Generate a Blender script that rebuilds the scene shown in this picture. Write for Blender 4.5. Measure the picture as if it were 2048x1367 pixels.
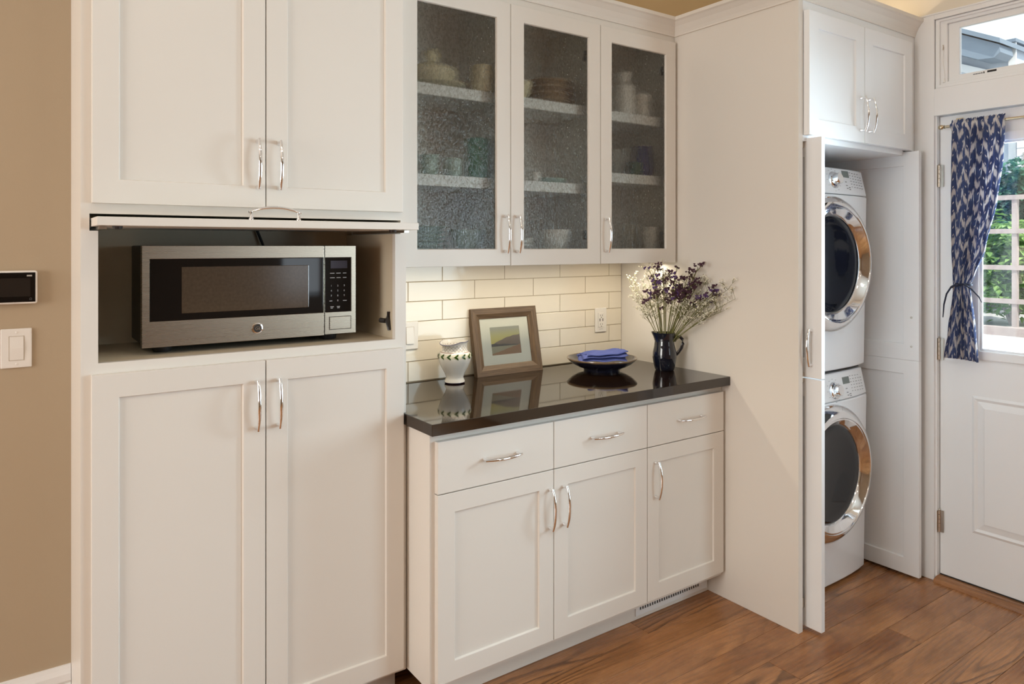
import bpy, bmesh, math, random
from mathutils import Vector, Matrix

rng = random.Random(7)
S = bpy.context.scene
COL = S.collection
for o in list(bpy.data.objects):
    bpy.data.objects.remove(o, do_unlink=True)

# ------------------------------------------------------------------ camera
cd = bpy.data.cameras.new('camera')
cam = bpy.data.objects.new('camera', cd)
COL.objects.link(cam)
cam.location = (0, 0, 1.445)
cam.rotation_euler = (math.radians(90), 0, math.radians(-35.151))
cd.sensor_width = 36.0
cd.lens = 25.297
cd.shift_y = -0.09347
cd.clip_start = 0.02
S.camera = cam

# ------------------------------------------------------------------ world, sun, lamps, exposure
S.view_settings.view_transform = 'Standard'
S.view_settings.look = 'None'
S.view_settings.gamma = 1.0
S.view_settings.use_curve_mapping = False
S.view_settings.exposure = -0.46
try:
    S.cycles.use_denoising = True
    S.cycles.max_bounces = 12
    S.cycles.diffuse_bounces = 5
    S.cycles.glossy_bounces = 6
    S.cycles.transmission_bounces = 10
    S.cycles.transparent_max_bounces = 16
    S.cycles.sample_clamp_indirect = 6.0
except Exception:
    pass

W = bpy.data.worlds.new('sky')
S.world = W
W.use_nodes = True
_bg = W.node_tree.nodes['Background']
_bg.inputs['Color'].default_value = (0.80, 0.91, 1.0, 1)
_bg.inputs['Strength'].default_value = 2.2


def lamp(name, kind, loc, energy, color, size=(0.3, 0.3), target=None, shape='RECTANGLE', spread=180):
    l = bpy.data.lights.new(name, kind)
    l.energy = energy
    l.color = color
    if kind == 'AREA':
        l.shape = shape
        l.size = size[0]
        l.size_y = size[1]
        l.spread = math.radians(spread)
    o = bpy.data.objects.new(name, l)
    COL.objects.link(o)
    o.location = loc
    if target is not None:
        d = Vector(target) - Vector(loc)
        o.rotation_euler = d.to_track_quat('-Z', 'Y').to_euler()
    return o


sun = lamp('sun', 'SUN', (6, -4, 9), 7.0, (1.0, 0.95, 0.86))
sun.data.angle = math.radians(0.6)
sun.rotation_euler = (Vector((0.30, 0.55, -0.78))).to_track_quat('-Z', 'Y').to_euler()

DAY = (0.86, 0.93, 1.0)
WARM = (1.0, 0.80, 0.58)
WHITEL = (1.0, 0.92, 0.82)
GARDEN = (0.68, 0.90, 1.0)
# daylight through the wide garden window of the right wall, behind the photographer
lamp('daylight_garden_window', 'AREA', (3.36, -1.55, 1.30), 86, GARDEN, (2.2, 1.7), (0, -1.55, 1.20))
lamp('daylight_far_window', 'AREA', (2.62, -3.36, 1.55), 5, DAY, (0.40, 1.2), (2.62, 0, 1.45))
lamp('added_left_fill', 'AREA', (-3.12, 1.05, 1.50), 100, (1.0, 0.95, 0.88), (1.6, 1.5), (3.0, 1.05, 1.3))  # added fill from the left, brightens the faces turned that way
# daylight through the door and its transom
lamp('daylight_door', 'AREA', (3.48, 1.03, 1.44), 72, (0.72, 0.88, 1.0), (0.56, 0.84), (0, 1.03, 1.2))
# recessed ceiling lamps: warm ones over the left part of the kitchen, whiter ones to the right
for (lx, ly, e, c) in [(-1.0, 0.7, 8, WARM), (0.6, 0.6, 4.5, WARM), (1.9, 0.5, 3, WHITEL), (-1.6, -0.9, 6, WARM), (0.3, -1.2, 3, WARM), (2.2, -1.2, 3, WHITEL)]:
    lamp('recessed_lamp', 'AREA', (lx, ly, 2.888), e, c, (0.16, 0.16), (lx, ly, 0), 'DISK')
# lamp strip under the wall cabinets, and the uplights on top of the cabinets
lamp('undercabinet_strip', 'AREA', (1.735, 2.262, 1.366), 5.0, (1.0, 0.88, 0.68), (1.32, 0.03), (1.735, 2.30, 0))
lamp('cabinet_top_uplight', 'AREA', (2.86, 1.68, 2.385), 2.2, (1.0, 0.78, 0.50), (0.75, 0.03), (2.86, 1.72, 4))
lamp('cabinet_top_uplight', 'AREA', (1.75, 2.36, 2.385), 0.9, (1.0, 0.74, 0.42), (1.2, 0.03), (1.75, 2.38, 4))

# ------------------------------------------------------------------ material helpers
MATS = {}


class NT:
    def __init__(self, name):
        self.m = bpy.data.materials.new(name)
        self.m.use_nodes = True
        self.t = self.m.node_tree
        self.t.nodes.clear()
        self.out = self.n('ShaderNodeOutputMaterial')

    def n(self, kind, **kw):
        nd = self.t.nodes.new(kind)
        for k, v in kw.items():
            if k in nd.inputs:
                self.set(nd.inputs[k], v)
            else:
                setattr(nd, k, v)
        return nd

    def set(self, sock, v):
        if isinstance(v, bpy.types.NodeSocket):
            self.t.links.new(v, sock)
        else:
            if isinstance(v, (tuple, list)) and sock.type == 'RGBA' and len(v) == 3:
                v = (*v, 1)
            sock.default_value = v

    def math(self, op, a, b=None, c=None):
        nd = self.n('ShaderNodeMath', operation=op)
        self.set(nd.inputs[0], a)
        if b is not None:
            self.set(nd.inputs[1], b)
        if c is not None:
            self.set(nd.inputs[2], c)
        return nd.outputs[0]

    def mix(self, fac, a, b, blend='MIX'):
        nd = self.n('ShaderNodeMix', data_type='RGBA', blend_type=blend)
        self.set(nd.inputs[0], fac)
        self.set(nd.inputs[6], a)
        self.set(nd.inputs[7], b)
        return nd.outputs[2]

    def obj(self):
        return self.n('ShaderNodeTexCoord').outputs['Object']

    def xyz(self, v):
        s = self.n('ShaderNodeSeparateXYZ')
        self.set(s.inputs[0], v)
        return s.outputs

    def mapping(self, v, scale=(1, 1, 1), loc=(0, 0, 0)):
        nd = self.n('ShaderNodeMapping')
        self.set(nd.inputs['Vector'], v)
        nd.inputs['Scale'].default_value = scale
        self.set(nd.inputs['Location'], loc)
        return nd.outputs[0]

    def noise(self, v, scale, detail=3, rough=0.5):
        nd = self.n('ShaderNodeTexNoise')
        self.set(nd.inputs['Vector'], v)
        nd.inputs['Scale'].default_value = scale
        nd.inputs['Detail'].default_value = detail
        nd.inputs['Roughness'].default_value = rough
        return nd.outputs[0]

    def ramp(self, f, stops):
        nd = self.n('ShaderNodeValToRGB')
        self.set(nd.inputs[0], f)
        e = nd.color_ramp.elements
        while len(e) < len(stops):
            e.new(0.5)
        for i, (p, c) in enumerate(stops):
            e[i].position = p
            e[i].color = (*c, 1) if len(c) == 3 else c
        return nd.outputs[0]

    def bump(self, h, strength, dist=0.001):
        nd = self.n('ShaderNodeBump')
        self.set(nd.inputs['Height'], h)
        nd.inputs['Strength'].default_value = strength
        nd.inputs['Distance'].default_value = dist
        return nd.outputs[0]

    def principled(self, color, rough=0.5, metal=0.0, normal=None, **kw):
        p = self.n('ShaderNodeBsdfPrincipled')
        self.set(p.inputs['Base Color'], color)
        self.set(p.inputs['Roughness'], rough)
        self.set(p.inputs['Metallic'], metal)
        if normal is not None:
            self.set(p.inputs['Normal'], normal)
        for k, v in kw.items():
            self.set(p.inputs[k], v)
        return p.outputs[0]

    def end(self, sh):
        self.set(self.out.inputs['Surface'], sh)
        return self.m


def plain(name, color, rough=0.5, metal=0.0, var=0.03, vscale=9.0, bump=0.0, bscale=200.0, **kw):
    """procedural paint or metal: a little tonal noise and fine relief"""
    if name in MATS:
        return MATS[name]
    t = NT(name)
    v = t.obj()
    n = t.noise(v, vscale, 3)
    d = tuple(max(0, c * (1 - var)) for c in color)
    e = tuple(min(1, c * (1 + var)) for c in color)
    c = t.mix(n, d, e)
    nm = None
    if bump > 0:
        nm = t.bump(t.noise(v, bscale, 2), bump, 0.0006)
    MATS[name] = t.end(t.principled(c, rough, metal, nm, **kw))
    return MATS[name]


PAINT = plain('cabinet_paint', (0.80, 0.76, 0.705), 0.33, var=0.012, vscale=3, bump=0.05, bscale=90)
TRIMP = plain('trim_paint', (0.865, 0.872, 0.88), 0.30, var=0.012, vscale=3, bump=0.05, bscale=70)  # trim white, cooled and brightened in place of daylight near the door
PAINT_DAYLIT = plain('cabinet_paint_daylit', (0.88, 0.895, 0.91), 0.33, var=0.012, vscale=3, bump=0.05, bscale=90)  # cabinet paint again, with cool daylight put into the colour
DOORP = plain('door_paint', (0.87, 0.895, 0.92), 0.32, var=0.012, vscale=3, bump=0.04, bscale=60)  # door white with a cool daylight tint painted in
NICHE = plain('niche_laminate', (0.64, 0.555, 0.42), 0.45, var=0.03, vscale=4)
WALLP = plain('taupe_wall_paint', (0.46, 0.365, 0.255), 0.62, var=0.03, vscale=2, bump=0.25, bscale=260)
WALLC = plain('cream_wall_paint', (0.76, 0.66, 0.48), 0.65, var=0.02, vscale=2, bump=0.2, bscale=260)
WALLD = plain('dark_wood_cabinetry', (0.20, 0.12, 0.065), 0.4, var=0.2, vscale=3)
WALLB = plain('tan_wall_paint', (0.56, 0.42, 0.25), 0.65, var=0.03, vscale=2, bump=0.2, bscale=260)
WALLR = plain('right_wall_paint', (0.80, 0.74, 0.64), 0.6, var=0.02, vscale=2, bump=0.2, bscale=260)
CEIL = plain('ceiling_paint', (0.83, 0.80, 0.74), 0.8, var=0.01)
CHROME = plain('chrome', (0.86, 0.86, 0.87), 0.07, 1.0, var=0.01)
NICKEL = plain('brushed_nickel', (0.60, 0.55, 0.48), 0.28, 1.0, var=0.05, vscale=40)
BLACKG = plain('black_glass', (0.006, 0.005, 0.005), 0.04, var=0.05, **{'IOR': 1.42})
DARKP = plain('dark_plastic', (0.022, 0.019, 0.018), 0.42, var=0.1)
BLACKR = plain('black_rubber', (0.02, 0.018, 0.017), 0.6, var=0.1)
WHITEP = plain('white_plastic', (0.84, 0.82, 0.79), 0.32, var=0.01)
SLOT = plain('slot_black', (0.01, 0.009, 0.008), 0.6, var=0.1)
ENAMEL = plain('white_enamel', (0.91, 0.945, 0.985), 0.16, var=0.008, **{'Coat Weight': 0.4})
GREYPR = plain('grey_print', (0.30, 0.31, 0.34), 0.5, var=0.05)
LCD = plain('lcd_grey', (0.20, 0.24, 0.235), 0.18, var=0.05)
GROUT = plain('grout', (0.47, 0.40, 0.30), 0.85, var=0.08, vscale=60)
GLASSED = plain('washer_door_glass', (0.008, 0.009, 0.012), 0.03, var=0.05, **{'IOR': 1.46})


def mat_tile():
    t = NT('cream_glazed_tile')
    v = t.obj()
    info = t.n('ShaderNodeObjectInfo').outputs['Random']
    c = t.mix(t.noise(v, 7, 2), (0.80, 0.745, 0.64), (0.86, 0.81, 0.71))
    c = t.mix(t.math('MULTIPLY', info, 0.35), c, (0.83, 0.76, 0.63))
    off = t.n('ShaderNodeCombineXYZ')
    t.set(off.inputs[0], t.math('MULTIPLY', info, 37.0))
    w = t.noise(t.mapping(v, (1, 1, 2.6), off.outputs[0]), 8.0, 2)
    nm = t.bump(w, 0.35, 0.004)
    return t.end(t.principled(c, 0.10, 0, nm))


TILE = mat_tile()


def mat_counter():
    t = NT('brown_quartz')
    v = t.obj()
    c = t.mix(t.noise(v, 160, 3), (0.009, 0.0045, 0.002), (0.016, 0.008, 0.004))
    return t.end(t.principled(c, 0.05, 0, None, **{'IOR': 1.78}))


QUARTZ = mat_counter()


def mat_steel():
    t = NT('brushed_steel')
    v = t.obj()
    n = t.noise(t.mapping(v, (3, 3, 900)), 1.0, 2)
    c = t.mix(n, (0.41, 0.345, 0.275), (0.43, 0.365, 0.295))
    r = t.math('ADD', t.math('MULTIPLY', n, 0.03), 0.26)
    return t.end(t.principled(c, r, 1.0, None, **{'Anisotropic': 0.5}))


STEEL = mat_steel()


def mat_wood_floor(name, along=0):
    """stained oak: fine pores, growth-ring contours and cloudy tone; grain runs along the given local axis"""
    t = NT(name)
    v = t.obj()
    if along == 1:
        q = t.xyz(v)
        sw = t.n('ShaderNodeCombineXYZ')
        t.set(sw.inputs[0], q[1])
        t.set(sw.inputs[1], q[0])
        t.set(sw.inputs[2], q[2])
        v = sw.outputs[0]
    rnd = t.n('ShaderNodeObjectInfo').outputs['Random']
    cmb = t.n('ShaderNodeCombineXYZ')
    t.set(cmb.inputs[0], t.math('MULTIPLY', rnd, 61.0))
    t.set(cmb.inputs[1], t.math('MULTIPLY', rnd, 23.0))
    vv = t.n('ShaderNodeVectorMath', operation='ADD')
    t.set(vv.inputs[0], v)
    t.set(vv.inputs[1], cmb.outputs[0])
    p = vv.outputs[0]
    warp = t.noise(t.mapping(p, (9.0, 30.0, 1)), 1.0, 2, 0.5)
    field = t.noise(t.mapping(p, (0.62, 5.0, 1)), 1.0, 1, 0.4)
    ph = t.math('ADD', t.math('MULTIPLY', field, 24.0), t.math('MULTIPLY', warp, 0.55))
    saw = t.math('FRACT', ph)
    line = t.ramp(saw, [(0.0, (0, 0, 0)), (0.45, (0.10, 0.10, 0.10)), (0.86, (1, 1, 1)), (1.0, (0, 0, 0))])
    sel = t.math('GREATER_THAN', t.math('FRACT', t.math('MULTIPLY', rnd, 7.13)), 0.45)
    mask = t.ramp(t.noise(t.mapping(p, (0.9, 5.0, 1), (3.1, 1.7, 0)), 1.0, 2), [(0.40, (0.25, 0.25, 0.25)), (0.56, (1, 1, 1))])
    fine = t.noise(t.mapping(p, (4.0, 190.0, 1)), 1.0, 4, 0.65)
    pores = t.noise(t.mapping(p, (22.0, 520.0, 1)), 1.0, 2, 0.5)
    cloud = t.noise(t.mapping(p, (2.0, 5.0, 1)), 1.5, 3)
    a = t.mix(rnd, (0.235, 0.080, 0.022), (0.41, 0.190, 0.074))
    c = t.mix(t.ramp(cloud, [(0.30, (0, 0, 0)), (0.72, (1, 1, 1))]), a, (0.62, 0.29, 0.115))
    c = t.mix(t.math('MULTIPLY', fine, 0.45), c, (0.19, 0.077, 0.026))
    c = t.mix(t.math('MULTIPLY', t.math('MULTIPLY', line, mask), t.math('ADD', t.math('MULTIPLY', sel, 0.55), 0.34)), c, (0.085, 0.036, 0.014))
    streak = t.ramp(t.noise(t.mapping(p, (1.6, 55.0, 1), (5.0, 2.0, 0)), 1.0, 3, 0.6), [(0.48, (0, 0, 0)), (0.68, (1, 1, 1))])
    c = t.mix(t.math('MULTIPLY', streak, 0.42), c, (0.13, 0.052, 0.018))
    dk = t.ramp(pores, [(0.50, (0, 0, 0)), (0.72, (1, 1, 1))])
    c = t.mix(t.math('MULTIPLY', dk, 0.40), c, (0.10, 0.043, 0.017))
    r = t.math('ADD', t.math('MULTIPLY', fine, 0.14), 0.20)
    return t.end(t.principled(c, r, 0, t.bump(fine, 0.12, 0.0006)))


OAK = mat_wood_floor('oak_plank')
OAKY = mat_wood_floor('oak_threshold', 1)


def mat_frame_wood(name, sc):
    t = NT(name)
    v = t.obj()
    n = t.noise(t.mapping(v, sc), 1.0, 4, 0.62)
    k = t.noise(v, 14.0, 2)
    c = t.ramp(n, [(0.30, (0.070, 0.041, 0.020)), (0.55, (0.150, 0.092, 0.047)), (0.80, (0.235, 0.155, 0.086))])
    c = t.mix(t.math('MULTIPLY', k, 0.3), c, (0.09, 0.055, 0.03))
    return t.end(t.principled(c, 0.5, 0, t.bump(n, 0.2, 0.0008)))


FWOODX = mat_frame_wood('frame_wood_flat', (9, 160, 190))
FWOODZ = mat_frame_wood('frame_wood_upright', (190, 160, 9))


def mat_clear_glass(name, tint=(0.97, 0.985, 0.98)):
    t = NT(name)
    tr = t.n('ShaderNodeBsdfTransparent', Color=tint)
    gl = t.n('ShaderNodeBsdfGlossy', Roughness=0.01)
    gl.inputs['Color'].default_value = (1, 1, 1, 1)
    fr = t.n('ShaderNodeFresnel', IOR=1.45)
    n = t.noise(t.obj(), 2.0, 1)
    nm = t.bump(n, 0.02, 0.002)
    t.set(gl.inputs['Normal'], nm)
    ms = t.n('ShaderNodeMixShader')
    t.set(ms.inputs[0], fr.outputs[0])
    t.set(ms.inputs[1], tr.outputs[0])
    t.set(ms.inputs[2], gl.outputs[0])
    return t.end(ms.outputs[0])


GLASS = mat_clear_glass('window_glass')


def mat_seedy_glass():
    t = NT('seedy_cabinet_glass')
    v = t.obj()
    vz = t.mapping(v, (1, 1, 0.6))
    h1 = t.noise(vz, 150.0, 2, 0.6)
    h0 = t.noise(vz, 45.0, 2, 0.5)
    vor = t.n('ShaderNodeTexVoronoi')
    t.set(vor.inputs['Vector'], v)
    vor.inputs['Scale'].default_value = 105.0
    seed = t.ramp(vor.outputs['Distance'], [(0.0, (1, 1, 1)), (0.16, (0.6, 0.6, 0.6)), (0.24, (0, 0, 0))])
    rare = t.math('GREATER_THAN', t.xyz(vor.outputs['Color'])[0], 0.62)
    seed = t.math('MULTIPLY', seed, rare)
    h = t.math('ADD', t.math('MULTIPLY', h1, 0.8), t.math('ADD', t.math('MULTIPLY', h0, 1.1), t.math('MULTIPLY', seed, 0.35)))
    nm = t.bump(h, 0.8, 0.0034)
    stria = t.ramp(h1, [(0.40, (0.80, 0.79, 0.73)), (0.56, (1.0, 1.0, 0.96))])
    rf = t.n('ShaderNodeBsdfRefraction', Roughness=0.0, IOR=1.19)
    t.set(rf.inputs['Color'], stria)
    t.set(rf.inputs['Normal'], nm)
    tr = t.n('ShaderNodeBsdfTransparent')
    t.set(tr.inputs['Color'], stria)
    gl = t.n('ShaderNodeBsdfGlossy', Roughness=0.10)
    gl.inputs['Color'].default_value = (1, 1, 1, 1)
    t.set(gl.inputs['Normal'], nm)
    tl = t.n('ShaderNodeBsdfTranslucent')
    tl.inputs['Color'].default_value = (0.9, 0.9, 0.84, 1)
    df = t.n('ShaderNodeBsdfDiffuse')
    df.inputs['Color'].default_value = (0.8, 0.8, 0.74, 1)
    m1 = t.n('ShaderNodeMixShader')
    m1.inputs[0].default_value = 0.60
    t.set(m1.inputs[1], tr.outputs[0])
    t.set(m1.inputs[2], rf.outputs[0])
    sd = t.n('ShaderNodeMixShader')
    sd.inputs[0].default_value = 0.5
    t.set(sd.inputs[1], tl.outputs[0])
    t.set(sd.inputs[2], df.outputs[0])
    m3 = t.n('ShaderNodeMixShader')
    t.set(m3.inputs[0], t.math('ADD', t.math('MULTIPLY', seed, 0.42), 0.004))
    t.set(m3.inputs[1], m1.outputs[0])
    t.set(m3.inputs[2], sd.outputs[0])
    fr = t.n('ShaderNodeFresnel', IOR=1.5)
    t.set(fr.inputs['Normal'], nm)
    m2 = t.n('ShaderNodeMixShader')
    t.set(m2.inputs[0], fr.outputs[0])
    t.set(m2.inputs[1], m3.outputs[0])
    t.set(m2.inputs[2], gl.outputs[0])
    return t.end(m2.outputs[0])


SEEDY = mat_seedy_glass()

# ------------------------------------------------------------------ geometry helpers
ORG = {}


class MB:
    """collects shapes into one bmesh in world coordinates"""

    def __init__(self):
        self.b = bmesh.new()

    def box(self, x0, x1, y0, y1, z0, z1):
        vs = [self.b.verts.new(p) for p in ((x0, y0, z0), (x1, y0, z0), (x1, y1, z0), (x0, y1, z0),
                                            (x0, y0, z1), (x1, y0, z1), (x1, y1, z1), (x0, y1, z1))]
        for f in ((0, 3, 2, 1), (4, 5, 6, 7), (0, 1, 5, 4), (1, 2, 6, 5), (2, 3, 7, 6), (3, 0, 4, 7)):
            self.b.faces.new([vs[i] for i in f])
        return self

    def prism(self, pts, d):
        """closed polygon pts (3D, planar) pushed along vector d"""
        a = [self.b.verts.new(p) for p in pts]
        c = [self.b.verts.new(Vector(p) + Vector(d)) for p in pts]
        n = len(pts)
        self.b.faces.new(a)
        self.b.faces.new(c[::-1])
        for i in range(n):
            j = (i + 1) % n
            self.b.faces.new((a[j], a[i], c[i], c[j]))
        return self

    def poly(self, pts):
        self.b.faces.new([self.b.verts.new(p) for p in pts])
        return self

    def tube(self, path, r, seg=8, r2=None, up=(0, 0, 1), cap=True):
        """round or elliptic tube; r a number or list; r2 the half-width along up"""
        P = [Vector(p) for p in path]
        n = len(P)
        rr = r if isinstance(r, (list, tuple)) else [r] * n
        r2l = rr if r2 is None else (r2 if isinstance(r2, (list, tuple)) else [r2] * n)
        rings = []
        U = Vector(up)
        for i in range(n):
            d = (P[min(i + 1, n - 1)] - P[max(i - 1, 0)])
            if d.length < 1e-9:
                d = Vector((0, 0, 1))
            d.normalize()
            s = d.cross(U)
            if s.length < 1e-3:
                s = d.cross(Vector((1, 0.13, 0)))
            s.normalize()
            w = s.cross(d).normalized()
            rings.append([self.b.verts.new(P[i] + s * rr[i] * math.cos(k * 2 * math.pi / seg) + w * r2l[i] * math.sin(k * 2 * math.pi / seg)) for k in range(seg)])
        for i in range(n - 1):
            for k in range(seg):
                l = (k + 1) % seg
                self.b.faces.new((rings[i][k], rings[i][l], rings[i + 1][l], rings[i + 1][k]))
        if cap:
            self.b.faces.new(rings[0][::-1])
            self.b.faces.new(rings[-1])
        return self

    def lathe(self, prof, c, seg=32, axis='Z', warp=None):
        """profile of (radius, height) spun about the axis through c"""
        c = Vector(c)
        rings = []
        for (r, h) in prof:
            ring = []
            for k in range(seg):
                a = 2 * math.pi * k / seg
                rr, hh = r, h
                if warp:
                    rr, hh = warp(r, h, a)
                if axis == 'Z':
                    p = Vector((rr * math.cos(a), rr * math.sin(a), hh))
                elif axis == 'Y':
                    p = Vector((rr * math.cos(a), hh, rr * math.sin(a)))
                else:
                    p = Vector((hh, rr * math.cos(a), rr * math.sin(a)))
                ring.append(self.b.verts.new(c + p))
            rings.append(ring)
        for i in range(len(rings) - 1):
            for k in range(seg):
                l = (k + 1) % seg
                f = (rings[i][k], rings[i][l], rings[i + 1][l], rings[i + 1][k])
                self.b.faces.new(f)
        if prof[0][0] > 1e-6:
            self.b.faces.new(rings[0][::-1])
        if prof[-1][0] > 1e-6:
            self.b.faces.new(rings[-1])
        return self

    def ico(self, c, r, sub=1, scale=(1, 1, 1)):
        m = Matrix.Translation(c) @ Matrix.Diagonal((*[r * s for s in scale], 1))
        bmesh.ops.create_icosphere(self.b, subdivisions=sub, radius=1.0, matrix=m)
        return self

    def xf(self, M):
        bmesh.ops.transform(self.b, matrix=M, verts=self.b.verts)
        return self

    def build(self, name, mat, parent=None, smooth=False, bevel=0.0, seg=2, org=None, angle=40):
        bm = self.b
        bmesh.ops.remove_doubles(bm, verts=bm.verts, dist=1e-6)
        bmesh.ops.recalc_face_normals(bm, faces=bm.faces)
        if org is None:
            org = ORG.get(parent.name, Vector((0, 0, 0))) if parent else Vector((0, 0, 0))
        org = Vector(org)
        rel = org
        bmesh.ops.translate(bm, vec=-org, verts=bm.verts)
        me = bpy.data.meshes.new(name)
        if smooth:
            for f in bm.faces:
                f.smooth = True
            lim = math.radians(angle)
            for e in bm.edges:
                if len(e.link_faces) == 2 and e.calc_face_angle(0) > lim:
                    e.smooth = False
        bm.to_mesh(me)
        bm.free()
        me.materials.append(mat)
        o = bpy.data.objects.new(name, me)
        COL.objects.link(o)
        if parent:
            o.parent = parent
            o.location = rel - ORG.get(parent.name, Vector((0, 0, 0)))
        else:
            o.location = rel
        ORG[o.name] = rel
        if bevel > 0:
            md = o.modifiers.new('bevel', 'BEVEL')
            md.width = bevel
            md.segments = seg
            md.limit_method = 'ANGLE'
            md.angle_limit = math.radians(35)
            md.harden_normals = False
        return o


def tag(o, label, cat, group=None, kind=None):
    o['label'] = label
    o['category'] = cat
    if group:
        o['group'] = group
    if kind:
        o['kind'] = kind
    return o


def struct(o, label=None):
    o['kind'] = 'structure'
    if label:
        o['label'] = label
    return o


def thing(name, loc, label, cat, group=None):
    o = bpy.data.objects.new(name, None)
    COL.objects.link(o)
    o.empty_display_size = 0.1
    o.location = loc
    ORG[o.name] = Vector(loc)
    return tag(o, label, cat, group)


def BX(*a):
    return MB().box(*a)


# local frame for flat fronts: a = across, c = up, d = depth away from the viewer of that front
def front_frame(p, across, depth):
    A = Vector(across)
    D = Vector(depth)
    M = Matrix((A, D, Vector((0, 0, 1)))).transposed().to_4x4()
    M.translation = Vector(p)
    return M


def shaker(parent, M, w, h, stile=0.060, t=0.020, rec=0.007, name='door', glass=None, back=False, rails=None, mat=None):
    """flat-panel door: one frame ring with a small chamfer and a recessed panel (or a pane); rails = (bottom, top)"""
    mat = mat or PAINT
    mb = MB()
    b = mb.b
    rb, rt = rails or (stile, stile)

    def rect(i, y, q=0.0):
        x0, x1, z0, z1 = (0, w, 0, h) if i == 0 else (stile - q, w - stile + q, rb - q, h - rt + q)
        return [b.verts.new(p) for p in ((x0, y, z0), (x1, y, z0), (x1, y, z1), (x0, y, z1))]
    of, ob = rect(0, 0), rect(0, t)
    inf, inm = rect(1, 0), rect(1, rec, -0.002)
    inb = rect(1, t)
    for A, B in ((of, inf), (inf, inm), (inm, inb), (inb, ob), (ob, of)):
        for k in range(4):
            l = (k + 1) % 4
            b.faces.new((A[k], A[l], B[l], B[k]))
    mb.xf(M)
    d = mb.build(name, mat, parent, bevel=0.0012)
    x0, x1, z0, z1 = stile - 0.002, w - stile + 0.002, rb - 0.002, h - rt + 0.002
    if glass:
        MB().poly([(x0, 0.010, z0), (x1, 0.010, z0), (x1, 0.010, z1), (x0, 0.010, z1)]).xf(M).build('glass_pane', glass, d)
    else:
        e = t - rec if back else t - 0.004
        BX(x0, x1, rec, e, z0, z1).xf(M).build('door_panel', mat, d)
    return d


def slab(parent, M, w, h, t=0.020, name='drawer'):
    return BX(0, w, 0, t, 0, h).xf(M).build(name, PAINT, parent, bevel=0.0015)


def pull(parent, c, along, out, L=0.128, name='handle', mat=None):
    """arched bar pull standing on two posts"""
    c, A, N = Vector(c), Vector(along), Vector(out)
    mb = MB()
    pts = []
    for i in range(15):
        s = -1 + 2 * i / 14
        pts.append(c + A * (s * (L / 2 + 0.006)) + N * (0.020 + 0.014 * (1 - s * s)))
    mb.tube(pts, [0.0030 + 0.0022 * math.cos((i - 7) / 7 * 1.2) for i in range(15)], 10,
            [0.0026 + 0.0020 * math.cos((i - 7) / 7 * 1.2) for i in range(15)], up=N)
    for s in (-1, 1):
        p = c + A * (s * L / 2)
        mb.tube([p, p + N * 0.003, p + N * 0.006, p + N * 0.023], [0.0062, 0.0062, 0.0045, 0.0042], 10)
    return mb.build(name, mat or CHROME, parent, smooth=True)


def text_mesh(parent, s, M, size, mat, name, depth=0.0003, shear=0.0, align='CENTER'):
    cu = bpy.data.curves.new(name, 'FONT')
    cu.body = s
    cu.size = size
    cu.extrude = depth
    cu.align_x = align
    cu.align_y = 'CENTER'
    cu.shear = shear
    cu.resolution_u = 3
    tmp = bpy.data.objects.new('tmp_text', cu)
    COL.objects.link(tmp)
    bpy.context.view_layer.update()
    me = bpy.data.meshes.new_from_object(tmp.evaluated_get(bpy.context.evaluated_depsgraph_get()))
    bpy.data.objects.remove(tmp, do_unlink=True)
    bpy.data.curves.remove(cu)
    mb = MB()
    mb.b.from_mesh(me)
    bpy.data.meshes.remove(me)
    mb.xf(M)
    return mb.build(name, mat, parent)


XA, YD = (1, 0, 0), (0, 1, 0)

# ================================================================== the room
XP = 2.417      # face of the tall end panel
YB = 2.526      # plaster behind the tiles
struct(BX(-3.2, 3.43, -3.45, 2.66, -0.12, -0.006).build('floor', OAK), 'oak plank floor')
floor = bpy.data.objects['floor']
# planks: rows 125 mm wide running along x, joints where the photo shows them
rows = {1.905: [1.965], 1.78: [1.35, 3.1], 1.655: [0.9, 2.6], 1.535: [1.2, 3.25], 1.41: [0.55, 2.172], 1.285: [1.0, 2.732], 1.16: [0.3, 3.022]}
y = 2.03
ys = [2.03, 1.905, 1.78, 1.655, 1.535, 1.41, 1.285, 1.16]
while ys[-1] > -1.0:
    ys.append(ys[-1] - 0.125)
for i in range(len(ys) - 1):
    y1, y0 = ys[i], ys[i + 1]
    js = rows.get(y0)
    if js is None:
        a = rng.uniform(-0.6, 0.3)
        js = [a + 1.05, a + 2.2]
    xs = [-1.4] + sorted(js) + [3.30]
    for k in range(len(xs) - 1):
        xa, xb = xs[k] + 0.0006, xs[k + 1] - 0.0006
        if xb - xa < 0.05:
            continue
        c = Vector(((xa + xb) / 2, (y0 + y1) / 2, 0))
        dz = rng.uniform(-0.0004, 0)
        BX(xa, xb, y0 + 0.0006, y1 - 0.0006, -0.0058, dz).build('plank', OAK, floor, bevel=0.0007, seg=1, org=c)
# the laundry closet's own floor behind row one
BX(2.50, 3.20, 2.0304, 2.50, -0.0058, 0).build('plank', OAK, floor, org=(2.85, 2.2, 0))

struct(BX(-3.2, 3.43, -3.45, 2.66, 2.90, 3.0).build('ceiling', CEIL), 'flat pale ceiling')
struct(BX(-3.2, 0.153, 2.395, 2.55, 0, 2.90).build('wall_left', WALLP), 'taupe painted wall beside the tall cabinet')
wb = struct(BX(0.153, 3.43, YB, 2.66, 0, 2.90).build('wall_back', WALLB), 'cream wall behind the cabinets')
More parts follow.
